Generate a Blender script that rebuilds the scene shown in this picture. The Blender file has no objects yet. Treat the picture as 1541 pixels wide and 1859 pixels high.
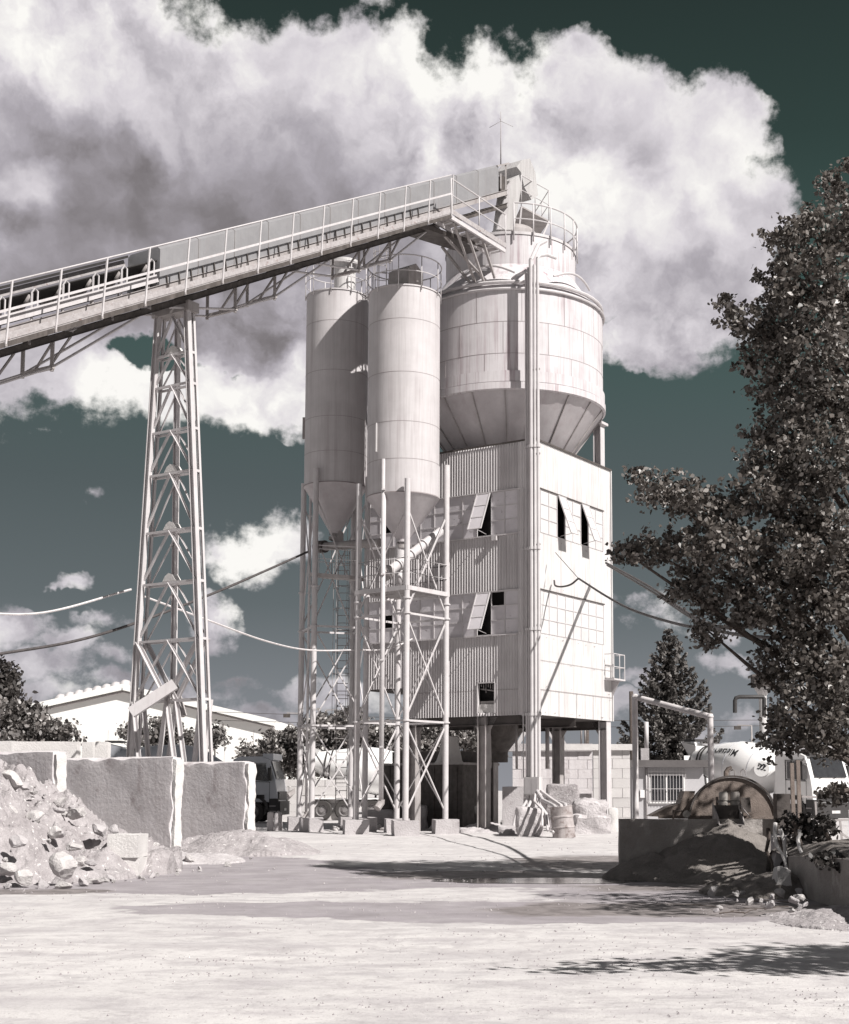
import bpy, bmesh, math, random
import numpy as np
from mathutils import Vector, Matrix, noise as mnoise
random.seed(7); rng = np.random.default_rng(7)
S = bpy.context.scene
COL = S.collection

# ------------------------------------------------------------------ camera
F = 2520.0; PX = 900.0; PY = 1168.0; TH = math.radians(6); CAMH = 1.55
cam = bpy.data.objects.new('camera', bpy.data.cameras.new('camera')); COL.objects.link(cam); S.camera = cam
cam.location = (0, 0, CAMH); cam.rotation_euler = (math.radians(96), 0, 0)
cam.data.sensor_fit = 'HORIZONTAL'; cam.data.sensor_width = 36; cam.data.lens = F/1541*36
cam.data.shift_x = -(PX-770.5)/1541; cam.data.shift_y = (PY-929.5)/1541
cam.data.clip_start = 0.1; cam.data.clip_end = 5000

def ray(px, py):
    cx = (px-PX)/F; cy = (PY-py)/F
    return (cx, math.cos(TH)-cy*math.sin(TH), math.sin(TH)+cy*math.cos(TH))
def W(px, py, Y):
    d = ray(px, py); t = Y/d[1]; return Vector((d[0]*t, Y, CAMH+d[2]*t))
def G(px, py):
    d = ray(px, py); t = -CAMH/d[2]; return Vector((d[0]*t, d[1]*t, 0))
def Zat(py, Y): return W(900, py, Y).z
def Xat(px, Y): return ray(px, 1300)[0]/ray(px, 1300)[1]*Y
def onplan(px, py, o, d):
    r = ray(px, py); k = r[0]/r[1]
    s = (k*o[1]-o[0])/(d[0]-k*d[1]); Y = o[1]+d[1]*s
    return s, W(px, py, Y)

# ------------------------------------------------------------------ world, sun, exposure
EXPO = 0.6
EV = 2**EXPO
S.view_settings.view_transform = 'Standard'; S.view_settings.look = 'None'
S.view_settings.exposure = EXPO; S.view_settings.gamma = 1; S.view_settings.use_curve_mapping = False
SUN_EL = math.radians(44); SUN_AZ = math.radians(48.5)    # 48.5 degrees to the right of straight behind the camera
sun_to = Vector((math.sin(SUN_AZ)*math.cos(SUN_EL), -math.cos(SUN_AZ)*math.cos(SUN_EL), math.sin(SUN_EL)))
sl = bpy.data.lights.new('sun', 'SUN'); so = bpy.data.objects.new('sun', sl); COL.objects.link(so)
sl.energy = 5.0; sl.angle = math.radians(0.5); sl.color = (1, .965, .93)
so.rotation_euler = sun_to.to_track_quat('Z', 'Y').to_euler()

def lin(c):
    return tuple(((v/255)/12.92 if v/255 < .04045 else ((v/255+.055)/1.055)**2.4) for v in c)

class NT:
    """small helper to write node trees"""
    def __init__(s, tree): s.t = tree; s.n = tree.nodes; s.l = tree.links
    def new(s, typ, **kw):
        n = s.n.new(typ)
        for k, v in kw.items(): setattr(n, k, v)
        return n
    def put(s, sock, v):
        if hasattr(v, 'is_output'): s.l.new(v, sock)
        elif v is not None:
            try: sock.default_value = v
            except Exception: sock.default_value = (v[0], v[1], v[2], 1)
    def m(s, op, a, b=None, c=None, clamp=False):
        n = s.new('ShaderNodeMath', operation=op); n.use_clamp = clamp
        s.put(n.inputs[0], a); s.put(n.inputs[1], b)
        if c is not None: s.put(n.inputs[2], c)
        return n.outputs[0]
    def v(s, op, a, b=None):
        n = s.new('ShaderNodeVectorMath', operation=op); s.put(n.inputs[0], a)
        if b is not None:
            if op == 'SCALE': s.put(n.inputs[3], b)
            else: s.put(n.inputs[1], b)
        return n.outputs['Value'] if op in ('LENGTH', 'DOT_PRODUCT', 'DISTANCE') else n.outputs[0]
    def noise(s, vec, scale, detail=4, rough=.55, dist=0, out=0):
        n = s.new('ShaderNodeTexNoise'); s.put(n.inputs['Vector'], vec)
        n.inputs['Scale'].default_value = scale; n.inputs['Detail'].default_value = detail
        n.inputs['Roughness'].default_value = rough; n.inputs['Distortion'].default_value = dist
        return n.outputs[out]
    def mr(s, v, a, b, c=0.0, d=1.0, smooth=False):
        n = s.new('ShaderNodeMapRange'); n.interpolation_type = 'SMOOTHSTEP' if smooth else 'LINEAR'
        s.put(n.inputs[0], v)
        for i, x in enumerate((a, b, c, d)): s.put(n.inputs[i+1], x)
        return n.outputs[0]
    def mix(s, f, a, b):
        n = s.new('ShaderNodeMix', data_type='RGBA'); s.put(n.inputs[0], f)
        for i, x in ((6, a), (7, b)):
            if hasattr(x, 'is_output'): s.l.new(x, n.inputs[i])
            else: n.inputs[i].default_value = (x[0], x[1], x[2], 1)
        return n.outputs[2]
    def ramp(s, f, stops):
        n = s.new('ShaderNodeValToRGB'); s.put(n.inputs[0], f); e = n.color_ramp.elements
        while len(e) < len(stops): e.new(.5)
        for q, (p, c) in zip(e, stops): q.position = p; q.color = (c[0], c[1], c[2], 1)
        return n.outputs[0]

def azel(px, py):
    d = Vector(ray(px, py)).normalized(); return math.atan2(d.x, d.y), math.asin(d.z)

def make_world():
    w = bpy.data.worlds.new('World'); S.world = w; w.use_nodes = True
    t = NT(w.node_tree); t.n.clear()
    tc = t.new('ShaderNodeTexCoord').outputs['Generated']
    d = t.v('NORMALIZE', tc)
    sx = t.new('ShaderNodeSeparateXYZ'); t.l.new(d, sx.inputs[0]); x, y, z = sx.outputs
    az = t.m('ARCTAN2', x, y); el = t.m('ARCSINE', z)
    cb = t.new('ShaderNodeCombineXYZ'); t.l.new(az, cb.inputs[0]); t.l.new(el, cb.inputs[1]); P = cb.outputs[0]
    # warped coordinates
    wn = t.noise(P, 5, 3, .6, out=1)
    Pw = t.v('ADD', P, t.v('SCALE', t.v('SUBTRACT', wn, (.5, .5, .5)), .07))
    wn2 = t.noise(P, 24, 4, .65, out=1)
    Pw = t.v('ADD', Pw, t.v('SCALE', t.v('SUBTRACT', wn2, (.5, .5, .5)), .040))
    def blob(px, py, rx, ry, amp=1.0):
        a, e = azel(px, py); s = 1/2540
        q = t.v('MULTIPLY', t.v('SUBTRACT', Pw, (a, e, 0)), (1/(rx*s), 1/(ry*s), 0))
        return t.m('MULTIPLY', t.m('SUBTRACT', 1.0, t.v('LENGTH', q), clamp=True), amp)
    def union(bl):
        r = None
        for b in bl:
            v = blob(*b); r = v if r is None else t.m('MAXIMUM', r, v)
        return r
    def total(bl):
        r = None
        for b in bl:
            v = blob(*b); r = v if r is None else t.m('ADD', r, v)
        return r
    big = union([(60, 330, 520, 430, 3.0), (560, 345, 560, 310, 3.0), (980, 370, 460, 290, 2.6), (1240, 400, 235, 265, 2.0),
                 (1325, 245, 120, 105, 1.6), (900, 190, 150, 110, 1.6), (640, 135, 180, 105, 1.6), (1060, 75, 62, 50, .8), (740, 110, 80, 85, 1.2), (460, 110, 120, 90, 1.3),
                 (1120, 250, 180, 140, 1.6), (650, 640, 400, 170, 2.2), (1130, 600, 150, 66, 1.6), (80, 660, 260, 95, 1.8),
                 (380, 735, 290, 80, 1.9), (500, 740, 110, 76, 1.6), (130, 0, 290, 130, 1.8), (-300, 400, 500, 420, 2.8)])
    small = union([(485, 1003, 112, 69.44, 1.1), (405, 1118, 69.44, 56, 0.93), (15, 1132, 100.8, 53.76, 0.93), (200, 1117, 67.2, 29.12, 0.54),
                   (70, 1200, 145.6, 56, 0.85), (215, 1185, 84, 33.6, 0.7), (330, 1255, 134.4, 58.24, 1), (480, 1300, 134.4, 38.08, 0.85),
                   (1150, 1080, 168, 78.4, 0.78), (1305, 1185, 84, 31.36, 0.85), (1130, 1275, 67.2, 40.32, 0.78), (1345, 1310, 106.4, 56, 0.78),
                   (1170, 1215, 44.8, 29.12, 0.62), (80, 790, 44.8, 15.68, 0.43), (170, 903, 40.32, 15.68, 0.43), (150, 1045, 40.32, 24.64, 0.53),
                   (690, 10, 61.6, 33.6, 0.62), (60, 1265, 179.2, 56, 0.78), (1240, 1330, 134.4, 33.6, 0.62), (640, 1270, 134.4, 44.8, 0.7), (1440, 1340, 134.4, 44.8, 0.62), (120, 1150, 130, 30, .6), (210, 1230, 120, 30, .7), (20, 1250, 120, 40, .7), (560, 1240, 70, 26, .5), (1200, 1040, 90, 36, .6), (1270, 1130, 90, 30, .5), (1420, 1180, 90, 40, .6), (440, 1225, 90, 22, .5)])
    holes = total([(250, 655, 120, 62, .95), (400, 692, 80, 44, .72), (300, 690, 80, 40, .5)])
    # cloud cover outside the picture's part of the sky
    away = t.mr(t.m('ABSOLUTE', t.m('ADD', az, .06)), .36, .6, 0, 1, True)
    over = t.mr(el, .62, .85, 0, 1, True)
    out_n = t.mr(t.noise(P, 2.2, 4, .55), .42, .66, 0, .6)
    outside = t.m('MULTIPLY', t.m('MAXIMUM', away, over), out_n)
    fb = t.noise(t.v('MULTIPLY', P, (1, 1.15, 1)), 10, 10, .64)
    fb = t.m('SUBTRACT', fb, .5)
    vo = t.new('ShaderNodeTexVoronoi', feature='SMOOTH_F1'); t.l.new(Pw, vo.inputs['Vector']); vo.inputs['Scale'].default_value = 26
    vo.inputs['Smoothness'].default_value = .6
    bil = t.m('SUBTRACT', .42, vo.outputs['Distance'])
    fb2 = t.m('SUBTRACT', t.noise(P, 60, 6, .7), .5)
    edge = t.m('ADD', t.m('ADD', t.m('MULTIPLY', fb, 2.9), t.m('MULTIPLY', fb2, .6)), t.m('MULTIPLY', bil, .55))
    body = t.m('MAXIMUM', t.m('MAXIMUM', big, small), outside)
    gate = t.mr(body, 0, .12, 0, 1)
    dens = t.m('ADD', body, t.m('MULTIPLY', edge, gate))
    dens = t.m('MINIMUM', dens, t.m('ADD', t.m('SUBTRACT', 2.4, t.m('MULTIPLY', holes, 3.4)), t.m('MULTIPLY', edge, 1.6)))
    alpha = t.mr(dens, .10, .62, 0, 1, True)
    # relief: the same noise sampled a little towards the sun
    def height(v):
        n1 = t.noise(v, 7, 8, .60)
        vv = t.new('ShaderNodeTexVoronoi', feature='SMOOTH_F1'); t.l.new(v, vv.inputs['Vector']); vv.inputs['Scale'].default_value = 19; vv.inputs['Smoothness'].default_value = .45
        v2 = t.new('ShaderNodeTexVoronoi', feature='SMOOTH_F1'); t.l.new(v, v2.inputs['Vector']); v2.inputs['Scale'].default_value = 47; v2.inputs['Smoothness'].default_value = .4
        return t.m('SUBTRACT', n1, t.m('ADD', t.m('MULTIPLY', vv.outputs['Distance'], .20), t.m('MULTIPLY', v2.outputs['Distance'], .10)))
    rel = t.m('MULTIPLY', t.m('SUBTRACT', height(Pw), height(t.v('ADD', Pw, (.014, .020, 0)))), 1.7)
    rel = t.m('MULTIPLY', rel, t.mr(t.noise(P, 4, 2, .5), .38, .62, .35, 1.25))
    light = total([(80, 80, 300, 130, .30), (740, 150, 200, 150, .34), (900, 150, 190, 120, .30), (1230, 350, 240, 190, .30),
                   (1000, 330, 190, 130, .22), (330, 760, 300, 90, .34), (480, 760, 150, 80, .25), (50, 335, 95, 55, .34), (1110, 160, 130, 100, .12),
                   (480, 70, 180, 80, .15), (1360, 230, 90, 120, .14), (480, 1000, 95, 60, .42), (200, 690, 130, 60, .18)])
    dark = total([(120, 290, 470, 150, .27), (420, 400, 420, 170, .34), (60, 480, 300, 140, .34), (330, 590, 420, 100, .38), (1290, 560, 260, 110, .22),
                  (640, 470, 330, 130, .22), (1160, 270, 170, 70, .14), (0, 690, 200, 70, .12), (1250, 470, 200, 60, .1), (760, 560, 300, 80, .1), (1010, 215, 90, 60, .10), (620, 300, 200, 100, .1)])
    rim = t.mr(dens, .15, .9, .16, 0)
    br = t.m('ADD', t.m('SUBTRACT', t.m('ADD', .665, light), dark), t.m('ADD', rel, rim))
    smallm = t.mr(el, .20, .10, 0, .10)
    br = t.m('SUBTRACT', br, t.m('ADD', smallm, t.m('MULTIPLY', outside, .45)))
    ccol = t.ramp(br, [(0, lin((96, 90, 91))), (.25, lin((130, 125, 128))), (.5, lin((174, 169, 176))), (.75, lin((219, 214, 219))), (1, lin((252, 250, 246)))])
    scol = t.ramp(t.mr(el, 0, .60), [(0, lin((146, 147, 153))), (.10, lin((129, 133, 138))), (.22, lin((100, 108, 111))), (.36, lin((84, 94, 96))),
                                     (.55, lin((66, 87, 84))), (.75, lin((50, 66, 63))), (1, lin((36, 45, 44)))])
    fade = t.mr(el, .015, .12, .55, 1)
    col = t.mix(t.m('MULTIPLY', alpha, fade), scol, ccol)
    # below the horizon
    col = t.mix(t.mr(z, -.02, 0), (.32, .30, .31), col)
    bg = t.new('ShaderNodeBackground'); t.l.new(col, bg.inputs[0]); bg.inputs[1].default_value = 1.0/EV
    o = t.new('ShaderNodeOutputWorld'); t.l.new(bg.outputs[0], o.inputs[0])
    w.cycles.sampling_method = 'MANUAL'; w.cycles.sample_map_resolution = 512
make_world()

# ------------------------------------------------------------------ materials
MAT = {}
def pm(name, c1, c2, scale=2.0, rough=.8, bump=.0, bscale=25, streak=None, spots=None, metal=0, spec=.3, island=0.0, detail=5, fine=.0, sheet=None):
    m = bpy.data.materials.new(name); m.use_nodes = True; t = NT(m.node_tree); t.n.clear(); MAT[name] = m
    tc = t.new('ShaderNodeTexCoord').outputs['Object']
    f = t.mr(t.noise(tc, scale, detail, .6), .3, .7)
    col = t.mix(f, c1, c2)
    if fine:
        f2 = t.mr(t.noise(tc, 60, 3, .7), .35, .65)
        col = t.mix(t.m('MULTIPLY', f2, fine), col, (c1[0]*.45, c1[1]*.45, c1[2]*.45))
    if streak:
        sc, amt, sh = streak
        q = t.v('MULTIPLY', tc, (5.5, 5.5, .22))
        f3 = t.mr(t.noise(q, 1.0, 6, .62), .50, .78)
        f4 = t.mr(t.noise(tc, .45, 3, .5), .38, .62)
        col = t.mix(t.m('MULTIPLY', t.m('MULTIPLY', f3, amt), f4), col, sc)
        q2 = t.v('MULTIPLY', tc, (22, 22, .5))
        f5 = t.mr(t.noise(q2, 1.0, 3, .6), .48, .70)
        col = t.mix(t.m('MULTIPLY', f5, sh), col, (c1[0]*.6, c1[1]*.58, c1[2]*.57))
    if spots:
        sc, lo, hi, ss = spots
        f6 = t.mr(t.noise(tc, ss, 6, .65), lo, hi)
        col = t.mix(f6, col, sc)
    if island:
        r = t.new('ShaderNodeNewGeometry').outputs['Random Per Island']
        col = t.mix(t.m('MULTIPLY', r, island), col, (c1[0]*.35, c1[1]*.35, c1[2]*.35))
    b = t.new('ShaderNodeBsdfPrincipled'); t.put(b.inputs['Base Color'], col)
    b.inputs['Metallic'].default_value = metal; b.inputs['Specular IOR Level'].default_value = spec
    t.put(b.inputs['Roughness'], t.mr(f, 0, 1, rough-.06, rough+.06))
    if bump:
        bn = t.new('ShaderNodeBump'); bn.inputs['Strength'].default_value = bump; bn.inputs['Distance'].default_value = .05
        t.put(bn.inputs['Height'], t.noise(tc, bscale, 6, .6)); t.l.new(bn.outputs[0], b.inputs['Normal'])
    o = t.new('ShaderNodeOutputMaterial'); t.l.new(b.outputs[0], o.inputs[0]); return m

pm('steel_paint', (0.527, 0.506, 0.510), (0.451, 0.429, 0.433), 3, .55, .1, 30, streak=((.30, .25, .25), .5, .25))
pm('steel_dull', (.38, .355, .35), (.26, .24, .235), 2.5, .6, .15, 30, streak=((.16, .13, .125), .7, .35))
pm('silo_cement', (0.507, 0.483, 0.488), (0.436, 0.414, 0.418), 1.2, .6, .06, 40, streak=((.27, .23, .235), .9, .30), spots=((.14, .12, .12), .735, .76, 14))
pm('silo_big', (0.568, 0.546, 0.555), (0.482, 0.456, 0.469), .9, .6, .06, 30, streak=((.27, .19, .21), 1.5, .45), spots=((.36, .31, .32), .66, .78, .9))
pm('silo_hopper', (0.482, 0.456, 0.464), (0.387, 0.361, 0.370), 1.5, .6, .05, 30, streak=((.33, .26, .275), .5, .15))
pm('facade_sheet', (0.591, 0.569, 0.573), (0.502, 0.479, 0.484), 1.1, .55, .05, 30, streak=((.30, .26, .27), .7, .35), spots=((.28, .24, .24), .70, .78, 3.2))
pm('facade_white', (0.566, 0.554, 0.547), (0.507, 0.491, 0.489), 1.1, .55, .05, 30, streak=((.36, .33, .34), 1.2, .7), spots=((.34, .30, .29), .68, .76, 2.6))
pm('dusty_glass', (0.625, 0.594, 0.619), (0.500, 0.475, 0.494), 2.0, .35, .03, 20, spots=((.20, .17, .175), .63, .70, 5), island=.28, spec=.5)
pm('white_glass', (0.629, 0.612, 0.603), (0.527, 0.510, 0.510), 2.0, .35, .0, 20, island=.14, spec=.5)
pm('seam_line', (.22, .19, .19), (.30, .27, .27), 4, .8)
pm('room_shade', (.012, .011, .011), (.02, .018, .018), 3, .9)  # near-black, shade of the unlit room put into the colour
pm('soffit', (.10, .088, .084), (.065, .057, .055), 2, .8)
pm('dark_steel', (.10, .088, .082), (.055, .047, .044), 5, .55, .2, 30, streak=((.2, .17, .16), .6, .3))
pm('casing_sheet', (0.320, 0.316, 0.324), (0.248, 0.244, 0.252), 1.6, .42, .12, 6, metal=.25, streak=((.26, .24, .24), .5, .12), spec=.4)
pm('rubber', (.022, .02, .02), (.035, .032, .031), 6, .7)
pm('plank_wood', (0.391, 0.370, 0.370), (0.281, 0.259, 0.259), 9, .85, .3, 40, spots=((.20, .14, .13), .58, .70, 5))
pm('concrete', (.50, .475, .48), (.38, .355, .36), 1.6, .92, .55, 18, spots=((.24, .21, .215), .60, .75, 4), fine=.35)
pm('concrete_pale', (0.648, 0.630, 0.617), (0.540, 0.517, 0.508), 2.2, .92, .4, 22, fine=.25)
pm('concrete_block', (.60, .58, .57), (.52, .495, .49), 2.2, .92, .3, 22, fine=.2, island=.22)
pm('wall_rubbly', (0.682, 0.649, 0.660), (0.572, 0.539, 0.544), 1.3, .95, .32, 11, streak=((.34, .30, .30), .9, .25), spots=((.36, .32, .325), .56, .70, 2.4), fine=.4)
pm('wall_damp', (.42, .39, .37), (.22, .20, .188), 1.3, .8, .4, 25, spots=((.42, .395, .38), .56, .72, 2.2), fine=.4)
pm('rock', (.62, .595, .585), (.42, .395, .395), 4, .95, .7, 16, fine=.35)
pm('dirt', (.46, .43, .435), (.27, .245, .25), 3.5, .95, 1.0, 12, fine=.6, spots=((.62, .60, .59), .60, .66, 11))
pm('dirt_pale', (.60, .57, .575), (.40, .37, .375), 3.0, .95, 1.0, 14, fine=.5)
pm('sand_dark', (.27, .245, .228), (.15, .135, .125), 3.0, .9, .7, 30, fine=.5)
pm('rust_steel', (.24, .195, .170), (.13, .105, .092), 5, .6, .3, 40, streak=((.21, .18, .165), .8, .4), fine=.3)
pm('motor_grey', (.34, .32, .30), (.24, .22, .205), 6, .55)
pm('truck_white', (0.756, 0.747, 0.738), (0.702, 0.693, 0.689), 1.0, .25, spec=.5)
pm('truck_grey', (0.522, 0.536, 0.573), (0.450, 0.464, 0.500), 1.0, .3, spec=.5)
pm('truck_dark', (.055, .052, .052), (.035, .033, .033), 4, .5)
pm('truck_glass', (.03, .032, .034), (.02, .02, .022), 4, .08, spec=.8)
pm('tyre', (.04, .037, .036), (.06, .055, .053), 8, .85)
pm('rim_metal', (.32, .30, .30), (.22, .21, .21), 8, .4, metal=.5)
pm('lettering', (.02, .02, .022), (.03, .03, .03), 3, .6)
pm('lamp_glass', (.75, .75, .76), (.6, .6, .62), 20, .15, spec=.8)
pm('hall_white', (0.765, 0.756, 0.731), (0.739, 0.731, 0.705), .4, .6)
pm('office_wall', (0.437, 0.427, 0.437), (0.380, 0.370, 0.380), 1.0, .85)
pm('roof_dark', (.13, .12, .12), (.09, .083, .083), 1, .8)
pm('bark', (.11, .09, .08), (.055, .045, .04), 9, .9, .6, 20)
pm('cable_dark', (.05, .045, .045), (.09, .08, .08), 5, .6)
pm('cable_pale', (.60, .57, .57), (.45, .42, .42), 5, .6)
pm('barrel', (.42, .385, .38), (.28, .25, .245), 5, .55, .2, 20, spots=((.16, .12, .11), .55, .68, 4), streak=((.2, .16, .15), .7, .3))

def leafmat(name, dk, lt, pale=None, pf=.0, rough=.38, transl=.25):
    m = bpy.data.materials.new(name); m.use_nodes = True; t = NT(m.node_tree); t.n.clear(); MAT[name] = m
    r = t.new('ShaderNodeNewGeometry').outputs['Random Per Island']
    stops = [(0, dk), (1-pf, lt)]
    if pale: stops = [(0, dk), (max(0.05, .98-pf), lt), (1-pf+.01, pale), (1, pale)]
    col = t.ramp(r, stops)
    b = t.new('ShaderNodeBsdfPrincipled'); t.put(b.inputs['Base Color'], col)
    b.inputs['Roughness'].default_value = rough; b.inputs['Specular IOR Level'].default_value = .55
    tr = t.new('ShaderNodeBsdfTranslucent'); t.put(tr.inputs[0], col)
    mx = t.new('ShaderNodeMixShader'); mx.inputs[0].default_value = transl
    t.l.new(b.outputs[0], mx.inputs[1]); t.l.new(tr.outputs[0], mx.inputs[2])
    o = t.new('ShaderNodeOutputMaterial'); t.l.new(mx.outputs[0], o.inputs[0])
leafmat('leaf_poplar', (.036, .031, .026), (.19, .168, .152), (.36, .335, .315), .12, .42, .32)
leafmat('leaf_conifer', (.05, .045, .041), (.20, .185, .175), None, 0, .6)
leafmat('leaf_shrub', (.06, .053, .049), (.26, .24, .23), (.55, .53, .51), .12, .6)
leafmat('leaf_sumac', (.05, .044, .041), (.24, .22, .21), (.45, .43, .42), .10, .55)
leafmat('leaf_dark', (.02, .018, .016), (.075, .066, .062), None, 0, .5)

def ground_material():
    m = bpy.data.materials.new('yard_ground'); m.use_nodes = True; t = NT(m.node_tree); t.n.clear(); MAT['yard_ground'] = m
    P = t.new('ShaderNodeNewGeometry').outputs['Position']
    fl = t.v('MULTIPLY', P, (1, 1, 0))
    base = t.mix(t.mr(t.noise(fl, .35, 5, .6), .35, .65), (.57, .55, .54), (.49, .47, .465))
    # scuffed dust: streaks running across the view and tyre-swept bands
    q = t.v('MULTIPLY', fl, (1.3, 2.4, 0))
    base = t.mix(t.mr(t.noise(q, .9, 8, .68), .47, .66, 0, .75), base, (.36, .335, .345))
    base = t.mix(t.mr(t.noise(fl, 2.6, 8, .72), .52, .66, 0, .65), base, (.32, .30, .305))
    base = t.mix(t.mr(t.noise(q, 9, 4, .7), .60, .66, 0, .65), base, (.24, .215, .215))
    base = t.mix(t.mr(t.noise(fl, 30, 3, .7), .62, .70, 0, .5), base, (.22, .20, .20))
    q3 = t.v('MULTIPLY', fl, (.3, 1.3, 0)); base = t.mix(t.mr(t.noise(q3, 1.0, 5, .6, .6), .52, .62, 0, .45), base, (.40, .38, .385))
    base = t.mix(t.mr(t.noise(t.v('MULTIPLY', fl, (.8, .8, 0)), 1.7, 9, .74, 1.2), .52, .66, 0, .62), base, (.33, .31, .315))
    # darker damp places with shapes of their own
    wn = t.noise(fl, .55, 6, .62, out=1)
    Pw = t.v('ADD', fl, t.v('MULTIPLY', t.v('SUBTRACT', wn, (.5, .5, .5)), (3.4, 2.2, 0)))
    def el(px, py, rx, ry):
        g = G(px, py)
        q = t.v('MULTIPLY', t.v('SUBTRACT', Pw, (g.x, g.y, 0)), (1/rx, 1/ry, 0))
        return t.m('SUBTRACT', 1.0, t.v('LENGTH', q))
    damp = None
    for b in [(700, 1650, 3.5, 1.4), (380, 1608, 3.6, 1.5), (1050, 1662, 3.2, 1.2), (60, 1600, 2.6, 3.0), (900, 1600, 3.6, 1.3), (450, 1585, 2.6, 3.0),
              (1300, 1620, 3.0, 3.4), (1250, 1570, 2.3, 2.6), (420, 1570, 1.7, 4)]:
        v = el(*b); damp = v if damp is None else t.m('MAXIMUM', damp, v)
    dmask = t.m('MULTIPLY', t.mr(damp, -.03, .05, 0, 1, True), t.mr(t.noise(fl, .9, 5, .65), .30, .60, .75, 1))
    trk = None
    for cx, cy, r_, w_ in ((9, 22, 9.5, .13), (9, 22, 11.3, .13), (-14, 8, 15.2, .12), (-14, 8, 17.0, .12), (2, 40, 25.5, .12), (2, 40, 27.4, .12), (-3, -6, 20.0, .1), (-3, -6, 21.8, .1)):
        dd = t.m('ABSOLUTE', t.m('SUBTRACT', t.v('LENGTH', t.v('SUBTRACT', Pw, (cx, cy, 0))), r_+.0))
        tm = t.mr(dd, w_, w_*2.2, 1, 0, True); trk = tm if trk is None else t.m('MAXIMUM', trk, tm)
    base = t.mix(t.m('MULTIPLY', trk, t.mr(t.noise(fl, 1.6, 6, .7), .44, .60, 0, .55)), base, (.36, .335, .34))
    base = t.mix(t.mr(t.noise(fl, 9, 5, .75), .60, .68, 0, .7), base, (.27, .245, .245))
    dcol = t.mix(t.mr(t.noise(fl, 1.4, 6, .6), .35, .65), (.30, .275, .29), (.235, .215, .225))
    dcol = t.mix(t.mr(t.noise(fl, 24, 3, .7), .6, .68, 0, .5), dcol, (.14, .13, .13))
    col = t.mix(dmask, base, dcol)
    mud = None
    for b in [(1260, 1650, 3.0, 1.1), (1290, 1610, 2.4, 1.2), (1000, 1590, 3.4, 1.0), (1100, 1565, 2.0, 3.2), (860, 1584, 2.2, .8), (60, 1618, 1.1, .6)]:
        v = el(*b); mud = v if mud is None else t.m('MAXIMUM', mud, v)
    mmask = t.mr(mud, -.05, .18, 0, 1, True)
    col = t.mix(t.m('MULTIPLY', mmask, .9), col, t.mix(t.mr(t.noise(fl, 3, 6, .65), .35, .62), (.105, .092, .088), (.24, .215, .21)))
    b = t.new('ShaderNodeBsdfPrincipled'); t.put(b.inputs['Base Color'], col)
    t.put(b.inputs['Roughness'], t.mr(mmask, 0, 1, .92, .62)); b.inputs['Specular IOR Level'].default_value = .25
    bn = t.new('ShaderNodeBump'); bn.inputs['Strength'].default_value = .6; bn.inputs['Distance'].default_value = .03
    h = t.m('ADD', t.noise(fl, 3, 8, .68), t.m('MULTIPLY', t.noise(fl, 38, 4, .6), .4))
    t.put(bn.inputs['Height'], h); t.l.new(bn.outputs[0], b.inputs['Normal'])
    o = t.new('ShaderNodeOutputMaterial'); t.l.new(b.outputs[0], o.inputs[0])
ground_material()
def water_material():
    m = bpy.data.materials.new('puddle_water'); m.use_nodes = True; t = NT(m.node_tree); t.n.clear(); MAT['puddle_water'] = m
    b = t.new('ShaderNodeBsdfPrincipled'); b.inputs['Base Color'].default_value = (.13, .12, .115, 1)
    b.inputs['Roughness'].default_value = .12; b.inputs['Specular IOR Level'].default_value = .9
    o = t.new('ShaderNodeOutputMaterial'); t.l.new(b.outputs[0], o.inputs[0])
water_material()

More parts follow.
